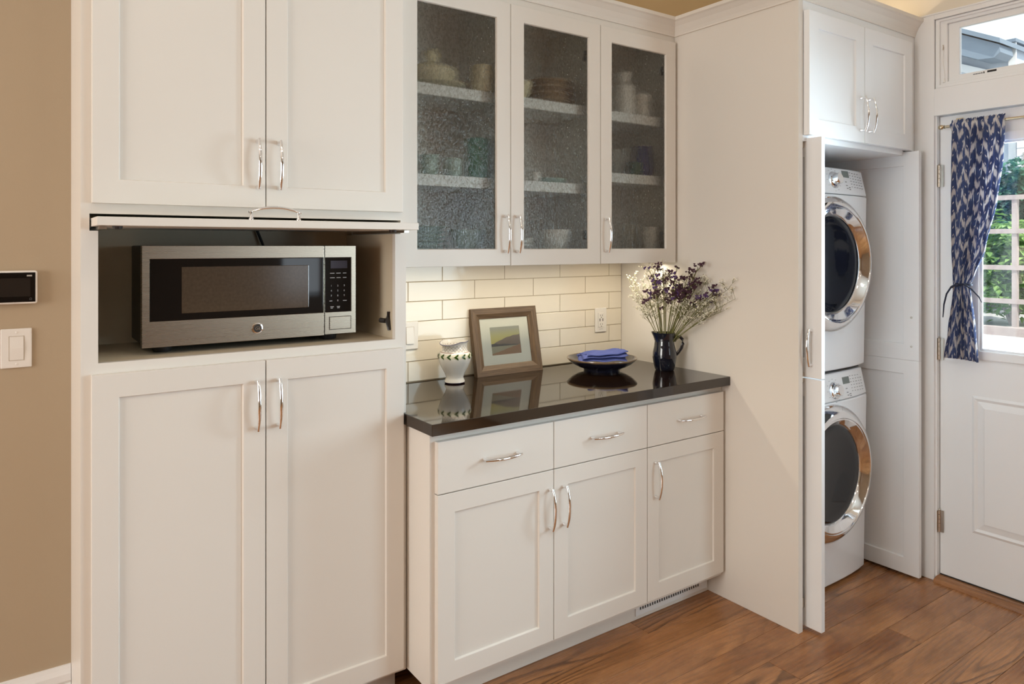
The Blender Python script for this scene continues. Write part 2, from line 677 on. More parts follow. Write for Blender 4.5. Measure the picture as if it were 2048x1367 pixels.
# grout bed and tiles, each tile its own piece
BX(1.051, XP - 0.001, YB - 0.004, YB - 0.0003, 0.9145, 1.374).build('grout_bed', GROUT, wb)
rz = [0.9165, 0.9953, 1.0729, 1.1503, 1.2286, 1.3053, 1.374]
JA = [1.433, 1.736, 2.038, 2.336]
JB = [1.280, 1.5855, 1.8885, 2.188]
for i in range(6):
    js = JA if (5 - i) % 2 == 0 else JB
    xs = [1.0515] + js + [XP - 0.001]
    for k in range(len(xs) - 1):
        a, b = xs[k] + 0.0014, xs[k + 1] - 0.0014
        c = Vector(((a + b) / 2, 2.52, (rz[i] + rz[i + 1]) / 2))
        BX(a, b, 2.5195 + rng.uniform(0, 0.0008), YB - 0.004, rz[i] + 0.0014, rz[i + 1] - 0.0014).build('tile', TILE, wb, bevel=0.0016, org=c)

# right wall with door opening y .58..1.50 and transom opening
wr = MB()
wr.box(3.305, 3.43, 1.495, 2.526, 0, 2.90)
wr.box(3.305, 3.43, -0.45, 0.572, 0, 2.90)
wr.box(3.305, 3.43, -3.45, -2.65, 0, 2.90)
wr.box(3.305, 3.43, -2.65, -0.45, 0, 0.45)
wr.box(3.305, 3.43, -2.65, -0.45, 2.15, 2.90)
wr.box(3.305, 3.43, 0.572, 1.495, 2.012, 2.135)
wr.box(3.305, 3.43, 0.572, 1.495, 2.425, 2.90)
struct(wr.build('wall_right', WALLR), 'pale wall with the outside door')
# the unseen far side of the kitchen, behind the photographer
wf = MB()
wf.box(-3.2, 2.40, -3.45, -3.35, 0, 2.90)
wf.box(2.84, 3.43, -3.45, -3.35, 0, 2.90)
wf.box(2.40, 2.84, -3.45, -3.35, 0, 0.9)
wf.box(2.40, 2.84, -3.45, -3.35, 2.2, 2.90)
struct(wf.build('wall_front', WALLD), 'taupe wall with a narrow window behind the photographer')
wx = MB()
wx.box(-3.3, -3.2, 1.90, 2.55, 0, 2.90)
wx.box(-3.3, -3.2, -3.45, 0.20, 0, 2.90)
wx.box(-3.3, -3.2, 0.20, 1.90, 0, 0.70)  # unseen opening, made to go with the added left fill
wx.box(-3.3, -3.2, 0.20, 1.90, 2.30, 2.90)
struct(wx.build('wall_far', WALLP), 'taupe wall at the far left')

# baseboard on the left wall
bb = MB()
prof = [(0, 0), (0.016, 0), (0.016, 0.205), (0.013, 0.214), (0.016, 0.222), (0.014, 0.240), (0.009, 0.252), (0.006, 0.262), (0, 0.262)]
bb.prism([(-3.2, 2.395 - d, z) for d, z in prof], (3.352, 0, 0))
struct(bb.build('baseboard_left', TRIMP), 'tall moulded white baseboard')

# ------------------------------------------------------------------ crown moulding along the cabinet tops
cp = [(0.0, 2.366), (0.006, 2.366), (0.006, 2.372), (0.010, 2.384), (0.020, 2.405), (0.033, 2.422), (0.040, 2.427), (0.040, 2.441), (0.0, 2.441)]
path = [Vector(p) for p in ((0.153, 2.08), (1.049, 2.08), (1.049, 2.185), (XP, 2.185), (XP, 1.578), (3.304, 1.578))]
cm = MB()
rings = []
for i, p in enumerate(path):
    ns = []
    if i > 0:
        d = (path[i] - path[i - 1]).normalized()
        ns.append(Vector((d.y, -d.x)))
    if i < len(path) - 1:
        d = (path[i + 1] - path[i]).normalized()
        ns.append(Vector((d.y, -d.x)))
    n = ns[0] if len(ns) == 1 else (ns[0] + ns[1]) / (1 + ns[0].dot(ns[1]))
    rings.append([cm.b.verts.new((p.x + n.x * o, p.y + n.y * o, z)) for o, z in cp])
for i in range(len(rings) - 1):
    for k in range(len(cp)):
        l = (k + 1) % len(cp)
        cm.b.faces.new((rings[i][k], rings[i][l], rings[i + 1][l], rings[i + 1][k]))
cm.b.faces.new(rings[0])
cm.b.faces.new(rings[-1][::-1])
struct(cm.build('trim_1', PAINT), 'white crown moulding along the cabinet tops')

# ================================================================== tall microwave cabinet
tc = thing('tall_cabinet', (0.60, 2.30, 0), 'tall white cabinet with an open niche holding the microwave', 'cabinet')
YT = 2.08
ff = MB()
ff.box(0.153, 0.172, YT, 2.52, 0.092, 2.366)            # left side with the face stile edge
ff.build('side_panel', PAINT, tc)
BX(1.030, 1.049, YT, 2.518, 0.092, 2.366).build('side_panel', PAINT, tc)
fr = MB()
for z0, z1 in ((0.092, 1.484), (1.527, 2.366)):
    fr.box(0.172, 0.191, YT, YT + 0.019, z0, z1)
    fr.box(1.011, 1.030, YT, YT + 0.019, z0, z1)
fr.box(0.191, 1.011, YT, YT + 0.019, 1.10, 1.150)
fr.box(0.191, 1.011, YT, YT + 0.019, 1.527, 1.575)
fr.box(0.191, 1.011, YT, YT + 0.019, 0.092, 0.14)
fr.box(0.191, 1.011, YT, YT + 0.019, 2.31, 2.366)
fr.build('face_frame', PAINT, tc)
for x in (0.1721, 1.011):
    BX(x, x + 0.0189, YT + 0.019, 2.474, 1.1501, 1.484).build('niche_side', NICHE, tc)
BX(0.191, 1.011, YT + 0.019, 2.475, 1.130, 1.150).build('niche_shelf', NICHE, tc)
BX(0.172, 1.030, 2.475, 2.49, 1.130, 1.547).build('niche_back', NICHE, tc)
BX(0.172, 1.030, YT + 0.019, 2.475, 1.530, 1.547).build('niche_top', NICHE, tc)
BX(0.172, 1.030, YT + 0.02, 2.518, 2.347, 2.366).build('cabinet_top', PAINT, tc)
BX(0.172, 1.030, YT + 0.02, 2.518, 0.092, 0.11).build('cabinet_bottom', PAINT, tc)
BX(0.175, 1.049, 2.16, 2.178, 0.001, 0.092).build('toe_kick', PAINT, tc)
for (x0, x1, hx) in ((0.176, 0.600, 0.577), (0.603, 1.029, 0.637)):
    d = shaker(tc, front_frame((x0, YT - 0.020, 1.553), XA, YD), x1 - x0, 2.340 - 1.553)
    pull(d, (hx, YT - 0.020, 1.674), (0, 0, 1), (0, -1, 0))
for (x0, x1, hx) in ((0.175, 0.600, 0.575), (0.603, 1.032, 0.635)):
    d = shaker(tc, front_frame((x0, YT - 0.020, 0.108), XA, YD), x1 - x0, 1.123 - 0.108)
    pull(d, (hx, YT - 0.020, 1.001), (0, 0, 1), (0, -1, 0))
ld = BX(0.176, 1.027, 1.95, 2.38, 1.4945, 1.5155).build('lift_door', PAINT, tc, bevel=0.0012)
pull(ld, (0.600, 1.968, 1.5155), (1, 0, 0), (0, 0, 1))
for x in (0.186, 1.003):
    BX(x, x + 0.016, 2.0, 2.40, 1.4865, 1.4935).build('slide_rail', NICKEL, tc)
for x in (0.225, 0.965):
    MB().lathe([(0.0, -0.007), (0.010, -0.007), (0.012, 0), (0, 0)], (x, 2.0, 1.4943), 14).build('bumper', DARKP, tc)
# hinge clip on the right niche wall
hc = MB()
hc.tube([(1.010, 2.135, 1.205), (1.000, 2.135, 1.205), (0.992, 2.150, 1.206)], 0.008, 8)
hc.tube([(1.006, 2.118, 1.235), (1.004, 2.120, 1.205), (1.006, 2.112, 1.176)], [0.005, 0.008, 0.005], 8)
hc.build('hinge_clip', DARKP, tc)

# ------------------------------------------------------------------ microwave
mw = thing('microwave', (0.603, 2.30, 1.150), 'stainless steel microwave with black glass door in the cabinet niche', 'microwave')
YM = 2.150
BX(0.312, 0.893, YM + 0.028, 2.44, 1.168, 1.447).build('body', DARKP, mw, bevel=0.004)
dr = MB()


def ring_xz(mb, o, i, y0, y1):
    """flat ring between outer and inner rectangles (x0,x1,z0,z1), from y0 (front) to y1"""
    V = lambda r, y: [mb.b.verts.new(p) for p in ((r[0], y, r[2]), (r[1], y, r[2]), (r[1], y, r[3]), (r[0], y, r[3]))]
    a, b, c, d = V(o, y0), V(i, y0), V(i, y1), V(o, y1)
    for A, B in ((a, b), (b, c), (c, d), (d, a)):
        for k in range(4):
            l = (k + 1) % 4
            mb.b.faces.new((A[k], A[l], B[l], B[k]))


ring_xz(dr, (0.300, 0.8045, 1.1705, 1.446), (0.318, 0.8035, 1.240, 1.4105), YM, YM + 0.028)
mdoor = dr.build('door', STEEL, mw, bevel=0.0015)
BX(0.317, 0.8043, YM + 0.001, YM + 0.02, 1.239, 1.4115).build('door_window', BLACKG, mdoor, bevel=0.003)
MESHM = plain('perforated_screen', (0.075, 0.052, 0.034), 0.14, var=0.35, vscale=120)
BX(0.398, 0.757, YM + 0.0004, YM + 0.004, 1.259, 1.388).build('viewing_screen', MESHM, mdoor, bevel=0.0015)
cpn = MB()
ring_xz(cpn, (0.8070, 0.908, 1.1725, 1.446), (0.8075, 0.894, 1.240, 1.4105), YM, YM + 0.028)
ctl = cpn.build('control_panel', STEEL, mw, bevel=0.0015)
BX(0.8072, 0.895, YM + 0.001, YM + 0.02, 1.239, 1.4115).build('keypad', BLACKG, ctl, bevel=0.003)
BX(0.826, 0.880, YM + 0.0003, YM + 0.002, 1.376, 1.400).build('display', plain('display_dark', (0.03, 0.025, 0.04), 0.12), ctl)
ob = MB()
ring_xz(ob, (0.8205, 0.8925, 1.1855, 1.2265), (0.8218, 0.8912, 1.1868, 1.2252), YM - 0.0004, YM + 0.002)
ob.build('button_gap', SLOT, ctl)
BX(0.8222, 0.8908, YM - 0.0012, YM + 0.002, 1.1872, 1.2248).build('open_button', STEEL, ctl, bevel=0.0008)
KEYM = plain('key_print', (0.42, 0.42, 0.44), 0.5, var=0.05)
KF = lambda x, z: front_frame((x, YM + 0.0006, z), XA, YD) @ Matrix.Rotation(math.radians(90), 4, 'X')
for r, line in enumerate(('123', '456', '789', ' 0 ')):
    for k, ch in enumerate(line):
        if ch != ' ':
            text_mesh(ctl, ch, KF(0.828 + 0.021 * k, 1.322 - 0.0155 * r), 0.008, KEYM, 'key_digit')
kd = MB()
for (x, z, w) in [(0.824, 1.360, 0.014), (0.844, 1.360, 0.014), (0.866, 1.360, 0.011), (0.824, 1.346, 0.015), (0.845, 1.346, 0.013), (0.866, 1.346, 0.011),
                  (0.822, 1.274, 0.009), (0.866, 1.274, 0.012), (0.825, 1.256, 0.011), (0.846, 1.256, 0.010), (0.826, 1.252, 0.007), (0.847, 1.252, 0.008)]:
    kd.box(x, x + w, YM + 0.0003, YM + 0.0012, z, z + 0.002)
kd.build('key_legend', KEYM, ctl)['kind'] = 'stuff'
bd = MB().lathe([(0, -0.004), (0.0125, -0.004), (0.0155, -0.003), (0.0165, 0), (0, 0)], (0.603, YM, 1.2055), 32, 'Y').build('badge', CHROME, mdoor, smooth=True)
MB().lathe([(0, -0.0046), (0.0118, -0.0046), (0.0118, -0.003), (0, -0.003)], (0.603, YM, 1.2055), 32, 'Y').build('badge_field', DARKP, mdoor)
text_mesh(mdoor, 'GE', front_frame((0.603, YM - 0.0048, 1.2052), XA, YD) @ Matrix.Rotation(math.radians(90), 4, 'X'), 0.0145, CHROME, 'badge_letters', 0.0004, 0.25)
for (x, yy) in ((0.36, 2.22), (0.845, 2.22), (0.36, 2.40), (0.845, 2.40)):
    MB().lathe([(0.022, 0.0), (0.024, 0.004), (0.026, 0.0185), (0, 0.0185)], (x, yy, 1.1502), 18).build('foot', DARKP, mw, smooth=True)
MB().tube([(0.72, 2.443, 1.40), (0.715, 2.458, 1.43), (0.70, 2.460, 1.47), (0.68, 2.464, 1.522)], 0.0045, 8).build('power_cord', BLACKR, mw, smooth=True)

# ================================================================== base cabinets, three units
YBF = 1.928
units = [(1.052, 1.5165), (1.5165, 1.963), (1.963, 2.415)]
doors = [(1.069, 1.5150), (1.518, 1.9615), (1.9645, 2.402)]
blab = ['white base cabinet nearest the tall cabinet, visible left side panel', 'middle white base cabinet under the dark countertop',
        'white base cabinet against the end panel above the vent grille']
drx = [1.300, 1.751, 2.198]
dhx = [(1.498, 0.562), (1.559, 0.562), (2.006, 0.565)]
for k in range(3):
    x0, x1 = units[k]
    bc = thing('base_cabinet', ((x0 + x1) / 2, 2.2, 0), blab[k], 'cabinet', 'base cabinets under the countertop')
    bdy = MB()
    bdy.box(x0, x0 + 0.018, YBF + 0.019, 2.515, 0.094, 0.877)
    bdy.box(x1 - 0.018, x1, YBF + 0.019, 2.515, 0.094, 0.877)
    bdy.box(x0 + 0.018, x1 - 0.018, YBF + 0.019, 2.515, 0.094, 0.112)
    bdy.box(x0 + 0.018, x1 - 0.018, 2.50, 2.515, 0.112, 0.877)
    bdy.build('carcass', PAINT, bc)
    fm = MB()
    ring_xz(fm, (x0, x1, 0.094, 0.877), (x0 + 0.03, x1 - 0.03, 0.125, 0.845), YBF, YBF + 0.019)
    fm.box(x0 + 0.03, x1 - 0.03, YBF, YBF + 0.019, 0.67, 0.71)
    fm.build('face_frame', PAINT, bc)
    BX(x0 + (0.02 if k == 0 else 0), x1, 2.000, 2.018, 0.001, 0.094).build('toe_kick', PAINT, bc)
    a, b = doors[k]
    d = slab(bc, front_frame((a, YBF - 0.020, 0.6925), XA, YD), b - a, 0.8515 - 0.6925)
    pull(d, (drx[k], YBF - 0.020, 0.7725), (1, 0, 0), (0, -1, 0))
    d = shaker(bc, front_frame((a, YBF - 0.020, 0.1135), XA, YD), b - a, 0.6895 - 0.1135)
    pull(d, (dhx[k][0], YBF - 0.020, dhx[k][1]), (0, 0, 1), (0, -1, 0))

# vent grille in the toe kick
vg = thing('vent_grille', (2.178, 1.998, 0.0), 'small white vent grille with dark slots in the toe kick', 'vent')
vf = MB()
ring_xz(vf, (1.990, 2.405, 0.016, 0.090), (2.008, 2.358, 0.034, 0.060), 1.996, 1.9995)
vf.build('frame', TRIMP, vg, bevel=0.0006)
BX(2.0075, 2.3585, 1.9985, 1.9996, 0.0335, 0.0605).build('backing', SLOT, vg)
for i in range(27):
    x = 2.0095 + i * 0.01335
    BX(x - 0.0026, x + 0.0026, 1.9963, 1.9985, 0.034, 0.060).build('slat', TRIMP, vg)

# ------------------------------------------------------------------ countertop
ct = MB()
ct.prism([(1.037, 1.886, 0.878), (2.4165, 1.886, 0.878), (2.4165, 2.5185, 0.878), (1.0505, 2.5185, 0.878), (1.0505, 2.079, 0.878), (1.037, 2.079, 0.878)], (0, 0, 0.036))
tag(ct.build('countertop', QUARTZ, None, bevel=0.0018, org=(1.74, 2.2, 0.878)), 'glossy dark brown stone countertop on the base cabinets', 'countertop')

# ================================================================== glass-front wall cabinets, three units
YU = 2.185
wunits = [(1.051, 1.519), (1.519, 1.962), (1.962, 2.4155)]
wdoors = [(1.075, 1.5175), (1.5200, 1.9600), (1.9630, 2.4020)]
wl = ['glass-fronted wall cabinet beside the tall cabinet, handle at its right', 'middle glass-fronted wall cabinet with brown bowls on its top shelf',
      'glass-fronted wall cabinet against the end panel, holding white mugs']
wh = [1.493, 1.546, 1.989]
sh = [(1.975, 1.657), (1.975, 1.657), (1.971, 1.713)]
for k in range(3):
    x0, x1 = wunits[k]
    wc = thing('wall_cabinet', ((x0 + x1) / 2, 2.35, 1.376), wl[k], 'cabinet', 'glass-fronted wall cabinets above the counter')
    b = MB()
    b.box(x0, x0 + 0.016, YU + 0.019, 2.518, 1.377, 2.366)
    b.box(x1 - 0.016, x1, YU + 0.019, 2.518, 1.377, 2.366)
    b.box(x0 + 0.016, x1 - 0.016, 2.506, 2.518, 1.377, 2.366)
    b.box(x0 + 0.016, x1 - 0.016, YU + 0.019, 2.506, 1.377, 1.432)
    b.box(x0 + 0.016, x1 - 0.016, YU + 0.019, 2.506, 2.345, 2.366)
    b.build('carcass', PAINT, wc)
    f = MB()
    ring_xz(f, (x0, x1, 1.377, 2.366), (x0 + 0.026, x1 - 0.026, 1.42, 2.30), YU, YU + 0.019)
    f.build('face_frame', PAINT, wc)
    for z in sh[k]:
        BX(x0 + 0.017, x1 - 0.017, YU + 0.045, 2.505, z, z + 0.040).build('shelf', TRIMP, wc, bevel=0.001)
    a, c = wdoors[k]
    d = shaker(wc, front_frame((a, YU - 0.020, 1.374), XA, YD), c - a, 2.336 - 1.374, stile=0.0595, glass=SEEDY)
    pull(d, (wh[k], YU - 0.020, 1.490), (0, 0, 1), (0, -1, 0))
    if k:
        for z in (1.49, 2.21):
            h = MB()
            h.box(c - 0.060, c - 0.040, YU - 0.004, YU + 0.020, z - 0.018, z + 0.018)
            h.tube([(c - 0.05, YU + 0.012, z), (c - 0.035, YU + 0.03, z), (c - 0.02, YU + 0.055, z)], 0.010, 8)
            h.build('hinge', DARKP, wc)

# ================================================================== laundry cabinet: end panel, upper doors, pocket doors
lc = thing('laundry_cabinet', (2.86, 2.05, 0), 'tall white laundry cabinet with retracted pocket doors around the washer and dryer', 'cabinet')
YL = 1.578
BX(XP, 2.444, YL, 2.524, 0.0, 2.366).build('end_panel', PAINT, lc, bevel=0.001)
BX(3.262, 3.280, YL + 0.03, 2.524, 0.0, 2.366).build('side_panel', PAINT_DAYLIT, lc)
f = MB()
f.box(2.444, 2.463, YL + 0.0, YL + 0.019, 1.840, 2.366)
f.box(3.200, 3.304, YL + 0.0, YL + 0.019, 1.864, 2.366)
f.box(2.463, 3.200, YL, YL + 0.019, 2.31, 2.366)
f.box(2.463, 3.185, YL, YL + 0.019, 1.840, 1.88)
f.build('face_frame', PAINT_DAYLIT, lc)
BX(2.4445, 3.262, YL + 0.0195, 2.50, 1.842, 1.862).build('cabinet_bottom', PAINT_DAYLIT, lc)
BX(2.4445, 3.262, YL + 0.0195, 2.524, 2.345, 2.366).build('cabinet_top', PAINT_DAYLIT, lc)
for (x0, x1, hx) in ((2.446, 2.8295, 2.800), (2.832, 3.2165, 2.861)):
    d = shaker(lc, front_frame((x0, YL - 0.026, 1.861), XA, YD), x1 - x0, 2.327 - 1.861, stile=0.062, t=0.0235, mat=PAINT_DAYLIT)
    pull(d, (hx, YL - 0.026, 1.9725), (0, 0, 1), (0, -1, 0))
# left pocket leaves (plane x = 2.470), drawn back so that only their front edge shows
for (z0, z1) in ((0.012, 0.947), (0.952, 1.852)):
    d = shaker(lc, front_frame((2.470, 2.075, z0), (0, -1, 0), (1, 0, 0)), 0.557, z1 - z0, stile=0.07, t=0.022, rec=0.009, back=True, name='pocket_door', mat=PAINT_DAYLIT)
    if z0 > 0.5:
        pull(d, (2.470, 1.557, 1.066), (0, 0, 1), (-1, 0, 0))
# right pocket leaves (plane x = 3.222)
for (z0, z1) in ((0.012, 0.947), (0.9475, 1.857)):
    d = shaker(lc, front_frame((3.222, 1.527, z0), (0, 1, 0), (-1, 0, 0)).copy(), 0.55, z1 - z0, stile=0.066, t=-0.022, rec=-0.009, back=True, name='pocket_door',
               rails=(0.070, 0.060), mat=PAINT_DAYLIT)
    if z0 > 0.5:
        for z in (1.134, 1.008):
            MB().lathe([(0, -0.002), (0.004, -0.0015), (0.005, 0), (0, 0)], (3.222, 1.559, z), 10, 'X').build('screw_head', NICKEL, lc)
for z in (1.835, 0.10, 0.95):
    hg = MB()
    hg.tube([(2.4505, YL + 0.012, z - 0.02), (2.4505, YL + 0.012, z + 0.02)], 0.0055, 8)
    hg.box(2.4505, 2.468, YL + 0.010, YL + 0.014, z - 0.018, z + 0.018)
    hg.build('pocket_hinge', NICKEL, lc)


# ------------------------------------------------------------------ washer and dryer
def appliance(name, label, cat, z0, z1, zk, ring_z, ring_r, display_z, legend_z):
    a = thing(name, (2.825, 2.05, z0), label, cat)
    x0, x1, yf = 2.497, 3.158, 1.700
    zc = z1 - 0.115
    m = MB()
    # bowed front: more rows across the width
    N = 10
    for (za, zb, ya, yb, nm) in ((z0 + 0.012, zc - 0.0012, 0.012, 0.0, 'body'), (zc + 0.0012, z1, 0.0, 0.026, 'control_panel')):
        m = MB()
        fr0, fr1 = [], []
        for i in range(N + 1):
            s = -1 + 2 * i / N
            x = (x0 + x1) / 2 + s * (x1 - x0) / 2
            bow = 0.022 * abs(s) ** 3.0
            fr0.append(m.b.verts.new((x, yf + ya + bow, za)))
            fr1.append(m.b.verts.new((x, yf + yb + bow, zb)))
        yb2 = 2.42
        c = [m.b.verts.new(p) for p in ((x0, yb2, za), (x1, yb2, za), (x0, yb2, zb), (x1, yb2, zb))]
        for i in range(N):
            m.b.faces.new((fr0[i], fr0[i + 1], fr1[i + 1], fr1[i]))
        m.b.faces.new([c[1], c[0]] + fr0)
        m.b.faces.new([c[2], c[3]] + fr1[::-1])
        m.b.faces.new((c[0], fr0[0], fr1[0], c[2]))
        m.b.faces.new((fr0[-1], c[1], c[3], fr1[-1]))
        m.b.faces.new((c[0], c[1], c[3], c[2]))
        o = m.build(nm, ENAMEL, a, smooth=True, bevel=0.006, seg=3)
        if nm == 'control_panel':
            cpan = o
    BX(x0 + 0.02, x1 - 0.02, yf + 0.05, 2.40, z0, z0 + 0.012).build('base', DARKP, a)
    cx = 2.822
    dz = ring_z
    R = ring_r
    d = MB().lathe([(R + 0.004, 0.018), (R + 0.004, -0.014), (R - 0.002, -0.024), (R - 0.020, -0.040), (R - 0.038, -0.049), (R - 0.044, -0.049), (R - 0.047, -0.044), (R - 0.046, 0.018)],
                   (cx, yf, dz), 72, 'Y').build('door_ring', CHROME, a, smooth=True, angle=50)
    MB().lathe([(R - 0.0465, 0.014), (R - 0.0465, -0.046), (R - 0.052, -0.047), (R - 0.072, -0.030), (R - 0.083, -0.018), (R - 0.083, 0.014)],
               (cx, yf, dz), 72, 'Y').build('inner_ring', CHROME, d, smooth=True, angle=50)
    g = [(R - 0.083, 0.010), (R - 0.083, -0.018), (R - 0.092, -0.020)]
    for i in range(1, 9):
        u = i / 8
        g.append(((R - 0.092) * (1 - u), -0.020 + 0.013 * math.sin(u * math.pi / 2)))
    MB().lathe(g, (cx, yf, dz), 72, 'Y').build('door_glass', GLASSED, d, smooth=True)
    # sloped control face
    sl = math.atan2(0.026, z1 - zc)
    CF = lambda x, z, off=0.0: Matrix.Translation((x, yf + 0.026 * (z - zc) / (z1 - zc) + 0.0035 * abs((x - 2.825) / 0.333) ** 3 * 6 - off, z)) @ Matrix.Rotation(-sl, 4, 'X')
    k = MB().lathe([(0.037, 0.002), (0.037, -0.004), (0.033, -0.010), (0.026, -0.012), (0.023, -0.030), (0.021, -0.033), (0, -0.033)], (0, 0, 0), 40, 'Y')
    k.xf(CF(2.878, zk)).build('dial', CHROME, cpan, smooth=True)
    MB().box(-0.0265, 0.0265, -0.0012, 0.004, -0.0145, 0.0145).xf(CF(2.981, display_z)).build('display', LCD, cpan)
    lg = MB()
    for i in range(5):
        for r in range(6):
            if i == 4 and r == 0:
                continue
            w = rng.uniform(0.006, 0.012)
            x = 3.022 + i * 0.0245
            z = legend_z - r * 0.0125 - i * 0.001
            b = MB().box(-w / 2, w / 2, -0.0010, 0.002, -0.0012, 0.0012).xf(CF(x, z))
            me = bpy.data.meshes.new('t')
            b.b.to_mesh(me)
            b.b.free()
            lg.b.from_mesh(me)
            bpy.data.meshes.remove(me)
    for i in range(11):
        an = math.radians(-150 + 30 * i + 60)
        b = MB().box(-0.004, 0.004, -0.0010, 0.002, -0.0007, 0.0007).xf(CF(2.878 + 0.049 * math.cos(an), zk + 0.047 * math.sin(an)))
        me = bpy.data.meshes.new('t')
        b.b.to_mesh(me)
        b.b.free()
        lg.b.from_mesh(me)
        bpy.data.meshes.remove(me)
    for (x, z) in ((2.975, display_z - 0.034), (2.977, display_z - 0.050), (2.979, display_z - 0.062), (2.998, display_z - 0.058), (2.998, display_z - 0.066)):
        b = MB().box(-0.006, 0.006, -0.0010, 0.002, -0.002, 0.002).xf(CF(x, z))
        me = bpy.data.meshes.new('t')
        b.b.to_mesh(me)
        b.b.free()
        lg.b.from_mesh(me)
        bpy.data.meshes.remove(me)
    lg.build('legend', GREYPR, cpan)['kind'] = 'stuff'
    return a


appliance('washer', 'white front-loading washer with chrome ring door standing on the floor', 'washer', 0.0, 0.902, 0.832, 0.494, 0.283, 0.864, 0.878)
appliance('dryer', 'white front-loading dryer stacked on top of the washer', 'dryer', 0.906, 1.781, 1.726, 1.370, 0.281, 1.757, 1.766)

# ================================================================== outside door, casing, transom
cs = MB()
cs.box(3.287, 3.305, 1.495, 1.5775, 0.0, 2.445)
cs.box(3.287, 3.305, 0.49, 0.572, 0.0, 2.445)
cs.box(3.287, 3.305, 0.572, 1.495, 2.008, 2.125)
cs.box(3.287, 3.305, 0.572, 1.495, 2.425, 2.445)
cs.box(3.283, 3.305, 0.47, 1.5775, 2.445, 2.452)
struct(cs.build('trim_2', TRIMP, None, bevel=0.0015), 'flat white casing around the outside door and transom')
jb = MB()
jb.box(3.300, 3.43, 1.489, 1.4955, 0.0, 2.0115)
jb.box(3.300, 3.43, 0.5715, 0.578, 0.0, 2.0115)
jb.box(3.300, 3.43, 0.578, 1.489, 2.0085, 2.0125)
struct(jb.build('trim_3', TRIMP), 'white door jamb')
th = MB()
th.prism([(3.268, 0.578, 0.0), (3.272, 0.578, 0.012), (3.300, 0.578, 0.020), (3.42, 0.578, 0.020), (3.42, 0.578, 0.0)], (0, 0.912, 0))
tho = th.build('trim_4', OAKY)
struct(tho, 'oak threshold under the outside door')

dw = MB()
dx0, dx1 = 3.325, 3.367


def ring_yz(mb, o, i, x0, x1):
    V = lambda r, x: [mb.b.verts.new(p) for p in ((x, r[0], r[2]), (x, r[1], r[2]), (x, r[1], r[3]), (x, r[0], r[3]))]
    a, b, c, d = V(o, x0), V(i, x0), V(i, x1), V(o, x1)
    for A, B in ((a, b), (b, c), (c, d), (d, a)):
        for k in range(4):
            l = (k + 1) % 4
            mb.b.faces.new((A[k], A[l], B[l], B[k]))


dw.box(dx0, dx1, 1.345, 1.4865, 0.026, 2.005)
dw.box(dx0, dx1, 0.581, 0.722, 0.026, 2.005)
dw.box(dx0, dx1, 0.722, 1.345, 0.026, 0.995)
dw.box(dx0, dx1, 0.722, 1.345, 1.890, 2.005)
dob = struct(dw.build('door_1', DOORP), 'white outside door with a glazed upper half')
lf = MB()
ring_yz(lf, (0.702, 1.365, 0.972, 1.912), (0.736, 1.331, 1.010, 1.874), dx0 - 0.010, dx0)
lf.build('glazing_frame', DOORP, dob, bevel=0.004)
lf = MB()
ring_yz(lf, (0.712, 1.355, 0.985, 1.900), (0.745, 1.322, 1.019, 1.865), dx0 + 0.001, dx0 + 0.012)
lf.build('glazing_bead', DOORP, dob, bevel=0.003)
BX(dx0 + 0.018, dx0 + 0.024, 0.7225, 1.3445, 0.9955, 1.8895).build('glass_pane', GLASS, dob)
pm = MB()
for o, i, xa, xb in (((0.706, 1.361, 0.242, 0.819), (0.717, 1.350, 0.253, 0.808), dx0, dx0 - 0.006),
                     ((0.717, 1.350, 0.253, 0.808), (0.728, 1.339, 0.264, 0.797), dx0 - 0.006, dx0 - 0.001),
                     ((0.728, 1.339, 0.264, 0.797), (0.754, 1.313, 0.290, 0.771), dx0 - 0.001, dx0 - 0.007)):
    V = lambda r, x: [pm.b.verts.new(p) for p in ((x, r[0], r[2]), (x, r[1], r[2]), (x, r[1], r[3]), (x, r[0], r[3]))]
    A, B = V(o, xa), V(i, xb)
    for k in range(4):
        l = (k + 1) % 4
        pm.b.faces.new((A[k], A[l], B[l], B[k]))
pm.build('panel_moulding', DOORP, dob)
BX(dx0 - 0.007, dx0 + 0.002, 0.754, 1.313, 0.290, 0.771).build('raised_panel', DOORP, dob, bevel=0.001)
BX(dx0 - 0.001, dx1, 0.582, 1.486, 0.0205, 0.0255).build('door_sweep', BLACKR, dob)
for z in (1.749, 1.0, 0.253):
    h = MB()
    for i in range(5):
        h.tube([(3.319, 1.4875, z - 0.047 + i * 0.019), (3.319, 1.4875, z - 0.0295 + i * 0.019)], 0.0065, 10)
    h.tube([(3.319, 1.4875, z + 0.0485), (3.319, 1.4875, z + 0.053)], [0.006, 0.003], 10)
    h.box(3.3175, 3.3195, 1.470, 1.4865, z - 0.047, z + 0.047)
    h.box(3.2985, 3.3185, 1.4884, 1.4888, z - 0.047, z + 0.047)
    h.build('hinge', NICKEL, dob, smooth=True)

